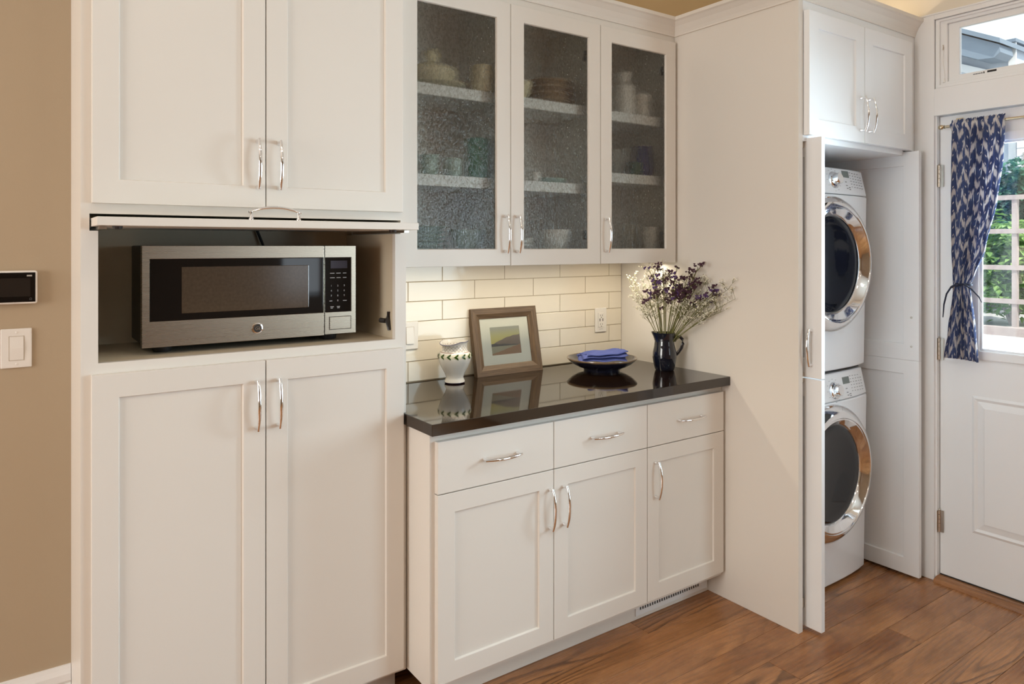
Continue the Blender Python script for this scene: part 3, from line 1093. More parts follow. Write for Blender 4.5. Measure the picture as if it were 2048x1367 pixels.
wn = MB()
ring_yz(wn, (0.574, 1.4935, 2.127, 2.4235), (0.590, 1.4775, 2.140, 2.414), 3.297, 3.320)
w1 = struct(wn.build('window_1', TRIMP, None, bevel=0.0015), 'transom window over the outside door')
wn = MB()
ring_yz(wn, (0.5785, 1.489, 2.1305, 2.420), (0.625, 1.452, 2.152, 2.402), 3.309, 3.335)
wn.build('window_frame', TRIMP, w1, bevel=0.0015)
wn = MB()
ring_yz(wn, (0.6255, 1.4515, 2.1525, 2.4015), (0.660, 1.409, 2.176, 2.377), 3.322, 3.345)
sash = wn.build('sash', TRIMP, w1, bevel=0.0015)
BX(3.334, 3.339, 0.655, 1.413, 2.172, 2.381).build('glass_pane', GLASS, w1)
sk = MB()
x = 1.355
for i in range(11):
    w = 0.0022 if i % 3 else 0.003
    sk.box(3.3213, 3.3218, x - w, x, 2.164, 2.1665 + (i % 2) * 0.0012)
    x -= 0.0034
sk.box(3.3213, 3.3218, 1.3125, 1.316, 2.1625, 2.170)
sk.build('sticker_print', SLOT, sash)['kind'] = 'stuff'
BX(3.3213, 3.3218, 1.268, 1.302, 2.1635, 2.1715).build('sticker_print', SLOT, sash)
cdm = MB()
pts = [(3.306, 1.4635 + 0.004 * math.sin(i * 0.5), 2.29 - i * 0.0125) for i in range(11)]
cdm.tube(pts, 0.0009, 6)
cdm.lathe([(0, 0.018), (0.003, 0.014), (0.0055, 0.0), (0.0, -0.002)], (3.306, 1.4625, 2.150), 10)
cdm.build('pull_cord', WHITEP, w1)
MB().tube([(3.3075, 1.467, 2.29), (3.306, 1.4655, 2.30), (3.3075, 1.467, 2.312)], 0.0025, 8).build('cord_cleat', NICKEL, w1)

# ------------------------------------------------------------------ curtain rod, curtain, tie
XR = 3.262
ROD = plain('brass_nickel_rod', (0.62, 0.53, 0.38), 0.22, 1.0, var=0.03)
cr = thing('curtain_rod', (3.30, 1.0, 1.95), 'slim metal curtain rod with a ball finial mounted on the outside door', 'curtain rod')
MB().tube([(XR, 1.435, 1.951), (XR, 0.64, 1.951)], 0.0058, 12).build('rod', ROD, cr, smooth=True)
MB().lathe([(0, 0.0), (0.0055, 0.0), (0.0055, 0.005), (0.0085, 0.007), (0.006, 0.010), (0.010, 0.017), (0.0105, 0.022), (0.007, 0.030), (0, 0.033)], (0, 0, 0), 16).xf(
    Matrix.Translation((XR, 1.434, 1.951)) @ Matrix.Rotation(math.radians(-90), 4, 'X')).build('finial', ROD, cr, smooth=True)
for yy in (1.407, 0.67):
    b = MB()
    b.box(3.3185, 3.3248, yy - 0.013, yy + 0.013, 1.940, 1.990)
    b.tube([(3.320, yy, 1.955), (3.285, yy, 1.951), (XR, yy, 1.944)], 0.0045, 8)
    b.build('bracket', ROD, cr)


def mat_ikat():
    t = NT('ikat_cotton')
    uv = t.n('ShaderNodeTexCoord').outputs['UV']
    s = t.xyz(uv)
    fib = t.noise(t.mapping(uv, (420, 16, 1)), 1.0, 2)
    slow = t.noise(t.mapping(uv, (22, 6, 1)), 1.0, 2)
    # chevron stripes: zigzag over the cloth width, repeating downwards, with feathered vertical edges
    zig = t.math('ABSOLUTE', t.math('SUBTRACT', t.math('FRACT', t.math('MULTIPLY', s[0], 8.5)), 0.5))
    ph = t.math('ADD', t.math('MULTIPLY', s[1], 10.0), t.math('MULTIPLY', zig, 1.6))
    ph = t.math('ADD', ph, t.math('MULTIPLY', t.math('SUBTRACT', fib, 0.5), 0.5))
    ph = t.math('ADD', ph, t.math('MULTIPLY', slow, 0.5))
    fr = t.math('ABSOLUTE', t.math('SUBTRACT', t.math('FRACT', ph), 0.5))
    m = t.ramp(fr, [(0.335, (0, 0, 0)), (0.39, (1, 1, 1))])
    # small dashes between the chevrons
    ph2 = t.math('ADD', t.math('MULTIPLY', s[1], 30.0), t.math('MULTIPLY', zig, 4.8))
    ph2 = t.math('ADD', ph2, t.math('MULTIPLY', slow, 1.0))
    d1 = t.math('LESS_THAN', t.math('ABSOLUTE', t.math('SUBTRACT', t.math('FRACT', ph2), 0.5)), 0.10)
    d2 = t.math('LESS_THAN', t.math('ABSOLUTE', t.math('SUBTRACT', t.math('FRACT', t.math('MULTIPLY', s[0], 46.0)), 0.5)), 0.12)
    dash = t.math('MULTIPLY', d1, d2)
    wv = t.noise(t.mapping(uv, (160, 160, 1)), 3.0, 2)
    blue = t.mix(slow, (0.050, 0.066, 0.165), (0.085, 0.135, 0.31))
    white = t.mix(wv, (0.66, 0.64, 0.64), (0.82, 0.80, 0.80))
    c = t.mix(t.math('MAXIMUM', m, dash), blue, white)
    nm = t.bump(wv, 0.25, 0.0008)
    p = t.principled(c, 0.85, 0, nm)
    tl = t.n('ShaderNodeBsdfTranslucent')
    t.set(tl.inputs['Color'], c)
    ms = t.n('ShaderNodeMixShader')
    ms.inputs[0].default_value = 0.30
    t.set(ms.inputs[1], p)
    t.set(ms.inputs[2], tl.outputs[0])
    return t.end(ms.outputs[0])


def interp(tab, x):
    for i in range(len(tab) - 1):
        a, b = tab[i], tab[i + 1]
        if (a[0] >= x >= b[0]) or (a[0] <= x <= b[0]):
            f = (x - a[0]) / (b[0] - a[0])
            f = f * f * (3 - 2 * f) * 0.5 + f * 0.5
            return a[1] + (b[1] - a[1]) * f
    return tab[-1][1] if abs(x - tab[-1][0]) < abs(x - tab[0][0]) else tab[0][1]


LT = [(1.962, 1.418), (1.80, 1.421), (1.60, 1.4205), (1.43, 1.418), (1.33, 1.411), (1.28, 1.406), (1.24, 1.410), (1.10, 1.430), (0.972, 1.447)]
RT = [(1.962, 1.214), (1.80, 1.222), (1.63, 1.241), (1.43, 1.283), (1.33, 1.322), (1.28, 1.339), (1.24, 1.336), (1.10, 1.322), (0.972, 1.311)]
NS, NT_ = 170, 130
cur = bpy.data.meshes.new('curtain')
vs, fs, uvs = [], [], []
zt, zb = 1.972, 0.972
for j in range(NT_ + 1):
    z = zt + (zb - zt) * j / NT_
    yl, yr = interp(LT, z), interp(RT, z)
    wd = yl - yr
    pinch = math.exp(-((z - 1.28) / 0.05) ** 2)
    top = max(0.0, min(1.0, (1.985 - z) / 0.05))
    amp = (0.0135 * (0.6 + 0.4 * wd / 0.2)) * (1 - 0.55 * pinch)
    for i in range(NS + 1):
        s = i / NS
        f = 9.0
        ph = 2 * math.pi * f * s + 0.9 * math.sin(5 * s + 1.3) + 0.25 * math.sin(z * 9 + s * 4)
        a2 = amp * (0.75 + 0.35 * math.sin(11 * s + 2.0))
        if abs(z - 1.951) < 0.02:
            a2 *= 0.72
        x = XR - 0.002 - 0.006 * pinch + a2 * math.sin(ph)
        near = math.exp(-((z - 1.951) / 0.011) ** 4)
        x = x * (1 - near) + near * (XR - 0.0095 + 0.0022 * math.sin(2 * ph))
        yy = yl - wd * (s + 0.012 * math.sin(2 * ph))
        zz = z
        if j == 0:
            zz += 0.004 * math.sin(2 * ph + 1)
        if j == NT_:
            zz += 0.004 * math.sin(3 * s) - 0.004 * s
        vs.append((x - 3.26, yy - 1.35, zz - 0.972))
        uvs.append((s * 0.62, z))
for j in range(NT_):
    for i in range(NS):
        a = j * (NS + 1) + i
        fs.append((a, a + 1, a + NS + 2, a + NS + 1))
cur.from_pydata(vs, [], fs)
ul = cur.uv_layers.new(name='UVMap')
for p in cur.polygons:
    p.use_smooth = True
    for li in p.loop_indices:
        ul.data[li].uv = uvs[cur.loops[li].vertex_index]
cur.materials.append(mat_ikat())
cuo = bpy.data.objects.new('curtain', cur)
COL.objects.link(cuo)
cuo.location = (3.26, 1.35, 0.972)
sm = cuo.modifiers.new('thickness', 'SOLIDIFY')
sm.thickness = 0.0009
tag(cuo, 'blue and white ikat curtain tied back at the outside door', 'curtain')

NAVY = plain('navy_cord', (0.012, 0.018, 0.045), 0.7, var=0.1, vscale=80, bump=0.3, bscale=500)
tie = MB()
loop = []
for i in range(25):
    a = 2 * math.pi * i / 24
    loop.append((XR - 0.008 + 0.020 * math.cos(a), 1.3725 + 0.0375 * math.sin(a), 1.283 - 0.006 * math.sin(a) + 0.004 * math.cos(2 * a)))
tie.tube(loop, 0.0042, 8)
tie.tube([(XR - 0.028, 1.385, 1.284), (XR - 0.035, 1.40, 1.275), (XR - 0.030, 1.420, 1.245), (XR - 0.024, 1.433, 1.20), (XR - 0.022, 1.438, 1.145)], [0.004, 0.0038, 0.0034, 0.003, 0.0018], 8)
tie.tube([(XR - 0.028, 1.372, 1.286), (XR - 0.036, 1.352, 1.290), (XR - 0.030, 1.325, 1.270), (XR - 0.022, 1.300, 1.238), (XR - 0.020, 1.291, 1.216)], [0.004, 0.0038, 0.0032, 0.0026, 0.0012], 8)
tie.ico((XR - 0.031, 1.379, 1.285), 0.009, 2, (1, 1.2, 0.9))
tag(tie.build('curtain_tie', NAVY, None, smooth=True, org=(XR, 1.372, 1.28)), 'dark navy cord knotted around the curtain', 'curtain tie')

# ================================================================== wall fittings
WY = 2.395
ap = thing('alarm_panel', (0.0, WY, 1.333), 'black glass touch panel with white rim on the taupe wall', 'control panel')
BX(-0.060, 0.0725, WY - 0.020, WY - 0.0003, 1.2875, 1.3785).build('housing', WHITEP, ap, bevel=0.006, seg=3)
BX(-0.054, 0.0680, WY - 0.0212, WY - 0.018, 1.2925, 1.3735).build('screen_glass', BLACKG, ap, bevel=0.002)
BX(-0.030, 0.0560, WY - 0.0215, WY - 0.021, 1.308, 1.358).build('screen', plain('dark_screen', (0.02, 0.016, 0.014), 0.1), ap)
BX(0.0480, 0.0600, WY - 0.0216, WY - 0.021, 1.3625, 1.3665).build('badge', plain('badge_grey', (0.45, 0.44, 0.42), 0.4), ap)
hm = MB()
hm.tube([(0.0545, WY - 0.0214, 1.2985), (0.0545, WY - 0.0214, 1.3015), (0.057, WY - 0.0214, 1.304), (0.0595, WY - 0.0214, 1.3015), (0.0595, WY - 0.0214, 1.2985), (0.0545, WY - 0.0214, 1.2985)], 0.0004, 5)
hm.build('home_icon', plain('icon_grey', (0.16, 0.16, 0.16), 0.4), ap)


def plate(name, label, x0, x1, z0, z1, yw, cat):
    t = thing(name, ((x0 + x1) / 2, yw, (z0 + z1) / 2), label, cat)
    BX(x0, x1, yw - 0.006, yw - 0.0003, z0, z1).build('cover_plate', WHITEP, t, bevel=0.0025, seg=3)
    return t


sw = plate('light_switch', 'white rocker light switch on the taupe wall below the touch panel', -0.011, 0.060, 1.1125, 1.2195, WY, 'switch')
x0 = 0.0085
m = MB()
ring_xz(m, (x0 - 0.001, x0 + 0.034, 1.1325, 1.1995), (x0, x0 + 0.033, 1.1335, 1.1985), WY - 0.0064, WY - 0.005)
m.build('rocker_gap', GROUT, sw)
m = MB()
m.prism([(x0 + 0.0005, WY - 0.0060, 1.134), (x0 + 0.0005, WY - 0.0068, 1.134), (x0 + 0.0005, WY - 0.0095, 1.166), (x0 + 0.0005, WY - 0.0070, 1.198), (x0 + 0.0005, WY - 0.0060, 1.198)], (0.032, 0, 0))
m.build('rocker', WHITEP, sw)
for z in (1.123, 1.209):
    MB().lathe([(0, -0.0011), (0.0028, -0.0009), (0.0032, 0), (0, 0)], (x0 + 0.0165, WY - 0.006, z), 10, 'Y').build('screw', WHITEP, sw)

TYF = 2.5195
s2 = plate('light_switch', 'white rocker light switch on the tiles at the left end of the backsplash', 1.250, 1.321, 1.044, 1.152, TYF, 'switch')
m = MB()
ring_xz(m, (1.268, 1.303, 1.0645, 1.1315), (1.269, 1.302, 1.0655, 1.1305), TYF - 0.0064, TYF - 0.005)
m.build('rocker_gap', GROUT, s2)
m = MB()
m.prism([(1.2695, TYF - 0.0060, 1.066), (1.2695, TYF - 0.0105, 1.066), (1.2695, TYF - 0.0085, 1.098), (1.2695, TYF - 0.0065, 1.130), (1.2695, TYF - 0.0060, 1.130)], (0.032, 0, 0))
m.build('rocker', WHITEP, s2)

ol = plate('wall_outlet', 'white duplex outlet with two charging ports on the backsplash', 2.244, 2.315, 1.044, 1.157, TYF, 'outlet')
BX(2.263, 2.296, TYF - 0.0085, TYF - 0.0055, 1.067, 1.134).build('receptacle', WHITEP, ol, bevel=0.001)
m = MB()
for zc in (1.122, 1.081):
    for dx, hh in ((-0.006, 0.0085), (0.006, 0.007)):
        m.box(2.2795 + dx - 0.0009, 2.2795 + dx + 0.0009, TYF - 0.0089, TYF - 0.0083, zc - hh / 2, zc + hh / 2)
    m.lathe([(0, -0.0089), (0.0023, -0.0089), (0.0023, -0.0083), (0, -0.0083)], (2.2795, TYF, zc - 0.0095), 10, 'Y')
m.build('slot', SLOT, ol)
m = MB()
for dx in (-0.009, 0.009):
    m.box(2.2795 + dx - 0.002, 2.2795 + dx + 0.002, TYF - 0.0089, TYF - 0.0083, 1.0945, 1.1075)
m.build('charging_port', SLOT, ol)
m = MB()
for i in range(6):
    m.box(2.268 + i * 0.004, 2.2705 + i * 0.004, TYF - 0.0062, TYF - 0.0059, 1.0565, 1.0585)
m.build('print', GREYPR, ol)

# ================================================================== things on the countertop
ZC = 0.914


def mat_majolica():
    t = NT('painted_majolica')
    v = t.obj()
    s = t.xyz(v)
    z = s[2]
    ang = t.math('ARCTAN2', s[1], s[0])
    base = t.mix(t.noise(v, 30, 2), (0.80, 0.785, 0.74), (0.86, 0.84, 0.80))
    f1 = t.math('FRACT', t.math('ADD', t.math('MULTIPLY', ang, 3.6), t.math('MULTIPLY', z, 75.0)))
    f2 = t.math('FRACT', t.math('SUBTRACT', t.math('MULTIPLY', ang, 3.6), t.math('MULTIPLY', z, 75.0)))
    l1 = t.math('LESS_THAN', f1, 0.10)
    l2 = t.math('LESS_THAN', f2, 0.10)
    lat = t.math('MAXIMUM', l1, l2)
    zone = t.math('MULTIPLY', t.math('GREATER_THAN', z, 0.124), t.math('LESS_THAN', z, 0.1500))
    c = t.mix(t.math('MULTIPLY', lat, zone), base, (0.30, 0.24, 0.20))
    band = t.math('MULTIPLY', t.math('GREATER_THAN', z, 0.100), t.math('LESS_THAN', z, 0.1165))
    c = t.mix(t.math('MULTIPLY', band, 0.45), c, (0.70, 0.68, 0.42))
    rim = t.math('LESS_THAN', t.math('ABSOLUTE', t.math('SUBTRACT', z, 0.1222)), 0.0012)
    c = t.mix(rim, c, (0.50, 0.34, 0.30))
    foot = t.math('LESS_THAN', z, 0.0055)
    c = t.mix(foot, c, (0.05, 0.025, 0.05))
    return t.end(t.principled(c, 0.12, 0, None, **{'Coat Weight': 0.3}))


JX, JY = 1.430, 2.418
jug = thing('ceramic_jug', (JX, JY, ZC), 'white painted jug with green leaf band standing by the picture frame', 'jug')
spa = math.radians(205)


def jwarp(r, h, a):
    if h > 0.142:
        k = (h - 0.142) / 0.021
        d = math.cos(a - spa)
        if d > 0.55:
            q = (d - 0.55) / 0.45
            return r + 0.016 * q * k, h - 0.010 * q * k
    return r, h


jp = [(0.0, 0.002), (0.034, 0.0), (0.0395, 0.003), (0.0395, 0.010), (0.0355, 0.017), (0.0335, 0.024), (0.040, 0.040), (0.052, 0.062), (0.0615, 0.085), (0.0655, 0.104),
      (0.0630, 0.115), (0.0545, 0.1225), (0.0500, 0.128), (0.0485, 0.142), (0.0500, 0.156), (0.0520, 0.163), (0.0490, 0.1635), (0.0465, 0.150), (0.046, 0.128), (0.05, 0.10), (0.03, 0.03), (0, 0.025)]
MB().lathe(jp, (JX, JY, ZC), 48, 'Z', jwarp).build('body', mat_majolica(), jug, smooth=True)
# painted leaves on the belly band
LEAF = plain('leaf_green', (0.035, 0.085, 0.008), 0.2, var=0.25, vscale=120)
for k in range(14):
    lm = MB()
    a0 = 2 * math.pi * k / 14 + 0.1
    for sg in (-1, 1):
        pts = []
        for (da, dz) in ((0.0, 0.0), (0.09, 0.0050), (0.21, 0.0100), (0.27, 0.0115), (0.25, 0.0045), (0.15, 0.0)):
            aa = a0 + da
            zz = 0.108 + sg * dz
            r = 0.0668 if zz < 0.110 else 0.0668 - (zz - 0.110) * 0.30
            r = r - max(0, 0.104 - zz) * 0.12
            pts.append((JX + r * math.cos(aa), JY + r * math.sin(aa), ZC + zz))
        lm.poly(pts)
    lm.build('painted_leaf', LEAF, jug)
rim = []
for i in range(49):
    a = 2 * math.pi * i / 48
    r, h = jwarp(0.0518, 0.1622, a)
    rim.append((JX + r * math.cos(a), JY + r * math.sin(a), ZC + h))
MB().tube(rim, 0.0014, 6).build('painted_rim', plain('rim_blue', (0.06, 0.055, 0.14), 0.2, var=0.2, vscale=80), jug, smooth=True)
hp = []
for i in range(9):
    u = i / 8
    hp.append((JX + (0.052 + 0.028 * math.sin(u * math.pi)) * math.cos(spa + math.pi), JY + (0.052 + 0.028 * math.sin(u * math.pi)) * math.sin(spa + math.pi), ZC + 0.150 - 0.058 * u))
MB().tube(hp, 0.006, 8).build('handle', mat_majolica(), jug, smooth=True)

# picture frame, leaning
pf = bpy.data.objects.new('picture_frame', None)
COL.objects.link(pf)
pf.location = (1.7235, 2.452, ZC + 0.0006)
ORG[pf.name] = Vector((0, 0, 0))
pf.rotation_euler = (math.radians(-11.5), 0, 0)
tag(pf, 'small landscape picture in a weathered wood frame leaning on the backsplash', 'picture')
fw, fh, bw = 0.332, 0.278, 0.043
H2 = fw / 2
FP = [(-H2, 0), (H2, 0), (H2, fh), (-H2, fh)]
IP = [(-H2 + bw, bw), (H2 - bw, bw), (H2 - bw, fh - bw), (-H2 + bw, fh - bw)]
for k in range(4):
    l = (k + 1) % 4
    m = MB()
    b = m.b
    o1, o2, i1, i2 = FP[k], FP[l], IP[k], IP[l]
    F = lambda p, y: b.verts.new((p[0], y, p[1]))
    # section: outer back, outer front, inner front (set back, bevelled), inner back
    A = [F(o1, 0.024), F(o1, 0.0), F(((o1[0] * 0.45 + i1[0] * 0.55), (o1[1] * 0.45 + i1[1] * 0.55)), 0.0005), F(i1, 0.010), F(i1, 0.024)]
    B = [F(o2, 0.024), F(o2, 0.0), F(((o2[0] * 0.45 + i2[0] * 0.55), (o2[1] * 0.45 + i2[1] * 0.55)), 0.0005), F(i2, 0.010), F(i2, 0.024)]
    n = len(A)
    for q in range(n):
        w = (q + 1) % n
        b.faces.new((A[q], A[w], B[w], B[q]))
    b.faces.new(A)
    b.faces.new(B[::-1])
    m.build('frame_bar', FWOODX if k % 2 == 0 else FWOODZ, pf, org=(0, 0, 0))


def mat_landscape():
    t = NT('landscape_print')
    s = t.xyz(t.obj())
    x = t.math('DIVIDE', t.math('ADD', s[0], 0.0725), 0.145)
    z = t.math('DIVIDE', t.math('SUBTRACT', s[2], 0.084), 0.112)
    n1 = t.noise(t.mapping(t.obj(), (30, 1, 30)), 1.0, 3)
    n2 = t.noise(t.mapping(t.obj(), (16, 1, 90)), 1.0, 3)
    c = t.ramp(z, [(0.45, (0.62, 0.52, 0.17)), (0.72, (0.52, 0.48, 0.22)), (0.95, (0.42, 0.40, 0.34))])
    far = t.math('ADD', t.math('MULTIPLY', t.math('SINE', t.math('MULTIPLY', x, 1.65)), 0.34), t.math('ADD', t.math('MULTIPLY', n1, 0.10), 0.30))
    c = t.mix(t.math('LESS_THAN', z, far), c, t.mix(n1, (0.15, 0.105, 0.085), (0.26, 0.19, 0.15)))
    near = t.math('ADD', t.math('MULTIPLY', t.math('COSINE', t.math('MULTIPLY', x, 2.3)), 0.05), t.math('ADD', t.math('MULTIPLY', n1, 0.12), 0.29))
    c = t.mix(t.math('LESS_THAN', z, near), c, (0.055, 0.052, 0.055))
    c = t.mix(t.math('LESS_THAN', z, 0.30), c, t.mix(n2, (0.34, 0.30, 0.19), (0.40, 0.36, 0.26)))
    bank = t.math('ADD', t.math('MULTIPLY', x, 0.30), t.math('MULTIPLY', n1, 0.10))
    c = t.mix(t.math('LESS_THAN', z, t.math('SUBTRACT', bank, 0.02)), c, t.mix(n2, (0.36, 0.13, 0.06), (0.30, 0.20, 0.10)))
    return t.end(t.principled(c, 0.6))


MATB = plain('mat_board', (0.88, 0.83, 0.72), 0.8, var=0.02, vscale=60)
m = MB()
ring_xz(m, (-H2 + bw - 0.004, H2 - bw + 0.004, bw - 0.004, fh - bw + 0.004), (-0.0745, 0.0745, 0.082, 0.198), 0.0135, 0.0155)
m.build('mat_board', MATB, pf, org=(0, 0, 0))
BX(-0.0765, 0.0765, 0.0156, 0.017, 0.080, 0.200).build('picture', mat_landscape(), pf, org=(0, 0, 0))
BX(-H2 + bw - 0.004, H2 - bw + 0.004, 0.017, 0.0215, bw - 0.004, fh - bw + 0.004).build('backing_board', DARKP, pf, org=(0, 0, 0))
BX(-H2 + bw - 0.003, H2 - bw + 0.003, 0.0112, 0.0128, bw - 0.003, fh - bw + 0.003).build('glass_pane', mat_clear_glass('picture_glass'), pf, org=(0, 0, 0))

# footed plate
PX, PY = 2.095, 2.305


def mat_plate():
    t = NT('dark_glazed_stoneware')
    s = t.xyz(t.obj())
    r = t.math('SQRT', t.math('ADD', t.math('POWER', s[0], 2.0), t.math('POWER', s[1], 2.0)))
    n = t.noise(t.obj(), 25, 3)
    c = t.mix(n, (0.010, 0.012, 0.030), (0.022, 0.020, 0.030))
    tan = t.mix(n, (0.20, 0.13, 0.075), (0.32, 0.22, 0.13))
    band = t.math('GREATER_THAN', t.math('ADD', r, t.math('MULTIPLY', n, 0.004)), 0.1475)
    up = t.math('GREATER_THAN', s[2], 0.040)
    c = t.mix(t.math('MULTIPLY', band, up), c, tan)
    return t.end(t.principled(c, 0.16, 0, None, **{'Coat Weight': 0.4}))


plo = MB().lathe([(0.0, 0.004), (0.068, 0.004), (0.070, 0.0), (0.077, 0.0), (0.080, 0.010), (0.104, 0.018), (0.128, 0.031), (0.144, 0.045), (0.1505, 0.0525), (0.1500, 0.0555), (0.144, 0.0545),
                  (0.122, 0.042), (0.09, 0.030), (0.05, 0.024), (0, 0.022)], (PX, PY, ZC), 56).build('footed_plate', mat_plate(), None, smooth=True, org=(PX, PY, ZC))
tag(plo, 'dark footed stoneware plate with tan rim on the counter', 'plate')
# folded napkin on it
CLOTH = plain('blue_linen', (0.085, 0.115, 0.36), 0.9, var=0.12, vscale=60, bump=0.5, bscale=700)
nk = thing('folded_napkin', (PX, PY, ZC + 0.047), 'blue cloth napkin folded on the dark plate', 'napkin')
for li in range(3):
    m = MB()
    nx, ny = 26, 18
    L, Wd = 0.205 - 0.012 * li, 0.135 - 0.010 * li
    ang = math.radians(-33 + 5 * li)
    zl = 0.050 + 0.0105 * li
    top, bot = [], []
    for j in range(ny + 1):
        rt, rb = [], []
        for i in range(nx + 1):
            u, w = -1 + 2 * i / nx, -1 + 2 * j / ny
            lx = u * L / 2 + 0.004 * math.sin(3 * w + li) + 0.006 * li
            ly = w * Wd / 2 + 0.003 * math.sin(4 * u + 2 * li)
            edge = max(abs(u), abs(w)) ** 6
            wav = 0.0035 * math.sin(7 * u + li * 1.7 + 2 * w) * (0.3 + 0.7 * abs(u)) + 0.002 * math.sin(9 * w - li) + 0.006 * max(0, u) ** 2 * (li > 0)
            X = PX + lx * math.cos(ang) - ly * math.sin(ang)
            Y = PY + lx * math.sin(ang) + ly * math.cos(ang)
            sag = -0.004 * (1 - abs(u)) if li == 0 else 0
            rt.append(m.b.verts.new((X, Y, ZC + zl + 0.0095 * (1 - edge * 0.85) + wav + sag + 0.006 * li * (u * 0.3))))
            rb.append(m.b.verts.new((X, Y, ZC + zl + wav * 0.8 + sag + 0.006 * li * (u * 0.3))))
        top.append(rt)
        bot.append(rb)
    for j in range(ny):
        for i in range(nx):
            m.b.faces.new((top[j][i], top[j][i + 1], top[j + 1][i + 1], top[j + 1][i]))
            m.b.faces.new((bot[j][i], bot[j + 1][i], bot[j + 1][i + 1], bot[j][i + 1]))
    for i in range(nx):
        m.b.faces.new((bot[0][i], bot[0][i + 1], top[0][i + 1], top[0][i]))
        m.b.faces.new((top[ny][i], top[ny][i + 1], bot[ny][i + 1], bot[ny][i]))
    for j in range(ny):
        m.b.faces.new((top[j][0], top[j + 1][0], bot[j + 1][0], bot[j][0]))
        m.b.faces.new((bot[j][nx], bot[j + 1][nx], top[j + 1][nx], top[j][nx]))
    m.build('fold', CLOTH, nk, smooth=True, angle=70)

# black pitcher
VX, VY = 2.313, 2.148
RT_ = Vector((0.8176, -0.5758, 0))
NAVYG = plain('black_blue_glaze', (0.006, 0.008, 0.018), 0.06, var=0.4, vscale=20, **{'Coat Weight': 0.6})
pt = thing('pitcher', (VX, VY, ZC), 'glossy black pitcher holding dried flowers', 'pitcher')
sa = math.atan2(-RT_.y, -RT_.x)


def pwarp(r, h, a):
    if h > 0.118:
        k = min(1.0, (h - 0.118) / 0.040)
        d = math.cos(a - sa)
        if d > 0.6:
            q = (d - 0.6) / 0.4
            return r + 0.012 * q * k, h + 0.004 * q * k
    return r, h


MB().lathe([(0.0, 0.002), (0.036, 0.0), (0.040, 0.003), (0.046, 0.025), (0.0510, 0.055), (0.0500, 0.078), (0.0440, 0.105), (0.0400, 0.125), (0.0415, 0.145), (0.0455, 0.160), (0.0435, 0.1612),
            (0.0385, 0.145), (0.037, 0.125), (0.045, 0.07), (0.03, 0.012), (0, 0.01)], (VX, VY, ZC), 48, 'Z', pwarp).build('body', NAVYG, pt, smooth=True)
hp = [Vector((VX, VY, ZC)) + RT_ * a + Vector((0, 0, z)) for a, z in ((0.040, 0.125), (0.052, 0.140), (0.066, 0.143), (0.077, 0.132), (0.079, 0.114), (0.072, 0.094), (0.061, 0.078), (0.048, 0.066))]
MB().tube(hp, [0.006, 0.006, 0.0058, 0.0056, 0.0054, 0.0052, 0.0052, 0.006], 10, [0.008, 0.008, 0.0075, 0.007, 0.007, 0.007, 0.007, 0.008]).build('handle', NAVYG, pt, smooth=True)

# dried flowers
STEM = plain('dry_green_stem', (0.17, 0.17, 0.055), 0.8, var=0.3, vscale=30)
STEMP = plain('pale_dry_stem', (0.36, 0.34, 0.20), 0.8, var=0.3, vscale=30)
PURP = plain('dried_purple_petal', (0.085, 0.036, 0.060), 0.85, var=0.6, vscale=90)
PURB = plain('bright_purple_petal', (0.115, 0.060, 0.20), 0.85, var=0.4, vscale=90)
WHT = plain('dried_white_bud', (0.84, 0.81, 0.68), 0.8, var=0.15, vscale=90)
FV = Vector((0.5758, 0.8176, 0))
MOUTH = Vector((VX, VY, ZC + 0.150))


def tip_at(a, z, rb):
    b = rb
    lim = (2.398 - VX - 0.8176 * a) / 0.5758
    b = min(b, lim)
    p = Vector((VX, VY, ZC)) + RT_ * a + FV * b
    p.z = z
    p.y = min(p.y, 2.49)
    return p


def arc(p, q, n, sag):
    out = []
    d = q - p
    for i in range(n + 1):
        u = i / n
        k = p + d * u
        k.z += sag * math.sin(math.pi * u)
        k.x = min(k.x, 2.405)
        out.append(k)
    return out


st = thing('statice_bunch', (VX, VY, ZC + 0.15), 'dried purple statice stems in the black pitcher', 'dried flowers')
for k in range(17):
    a = -0.085 + 0.285 * (k + rng.random()) / 17
    zt_ = 1.235 + 0.095 * rng.random() - 0.25 * max(0, a - 0.12) ** 1.0 + (0.03 if -0.04 < a < 0.06 else 0) + (0.035 if 0.10 < a < 0.17 else 0)
    tip = tip_at(a, zt_, rng.uniform(-0.09, 0.05))
    base = MOUTH + RT_ * (a * 0.12) + FV * rng.uniform(-0.02, 0.02)
    base.z -= 0.04
    pth = arc(base, tip, 8, 0.012)
    m = MB()
    m.tube(pth, [0.0021 - 0.0001 * i for i in range(9)], 5)
    fl = MB()
    for j in range(9):
        u = rng.uniform(0.55, 1.0)
        i = min(7, int(u * 8))
        p = pth[i] + (pth[i + 1] - pth[i]) * (u * 8 - i)
        q = p + RT_ * rng.uniform(-0.032, 0.032) + FV * rng.uniform(-0.03, 0.02) + Vector((0, 0, rng.uniform(0.006, 0.040)))
        q.x = min(q.x, 2.400)
        m.tube([p, (p + q) / 2 + Vector((0, 0, -0.002)), q], 0.0009, 4)
        for w in range(6):
            e = q + Vector((rng.uniform(-0.011, 0.009), rng.uniform(-0.011, 0.011), rng.uniform(-0.003, 0.009)))
            e.x = min(e.x, 2.404)
            fl.lathe([(0, -0.005), (0.0028, 0.0), (0.0048, 0.0035), (0.0022, 0.0045), (0, 0.003)], e, 5)
    sp = m.build('sprig', STEM, st)
    fo = fl.build('blossoms', PURB if k % 5 == 1 else PURP, sp)
    fo['kind'] = 'stuff'
gy = thing('gypsophila_bunch', (VX, VY, ZC + 0.15), "dried white baby's breath sprays fanning out of the black pitcher", 'dried flowers')
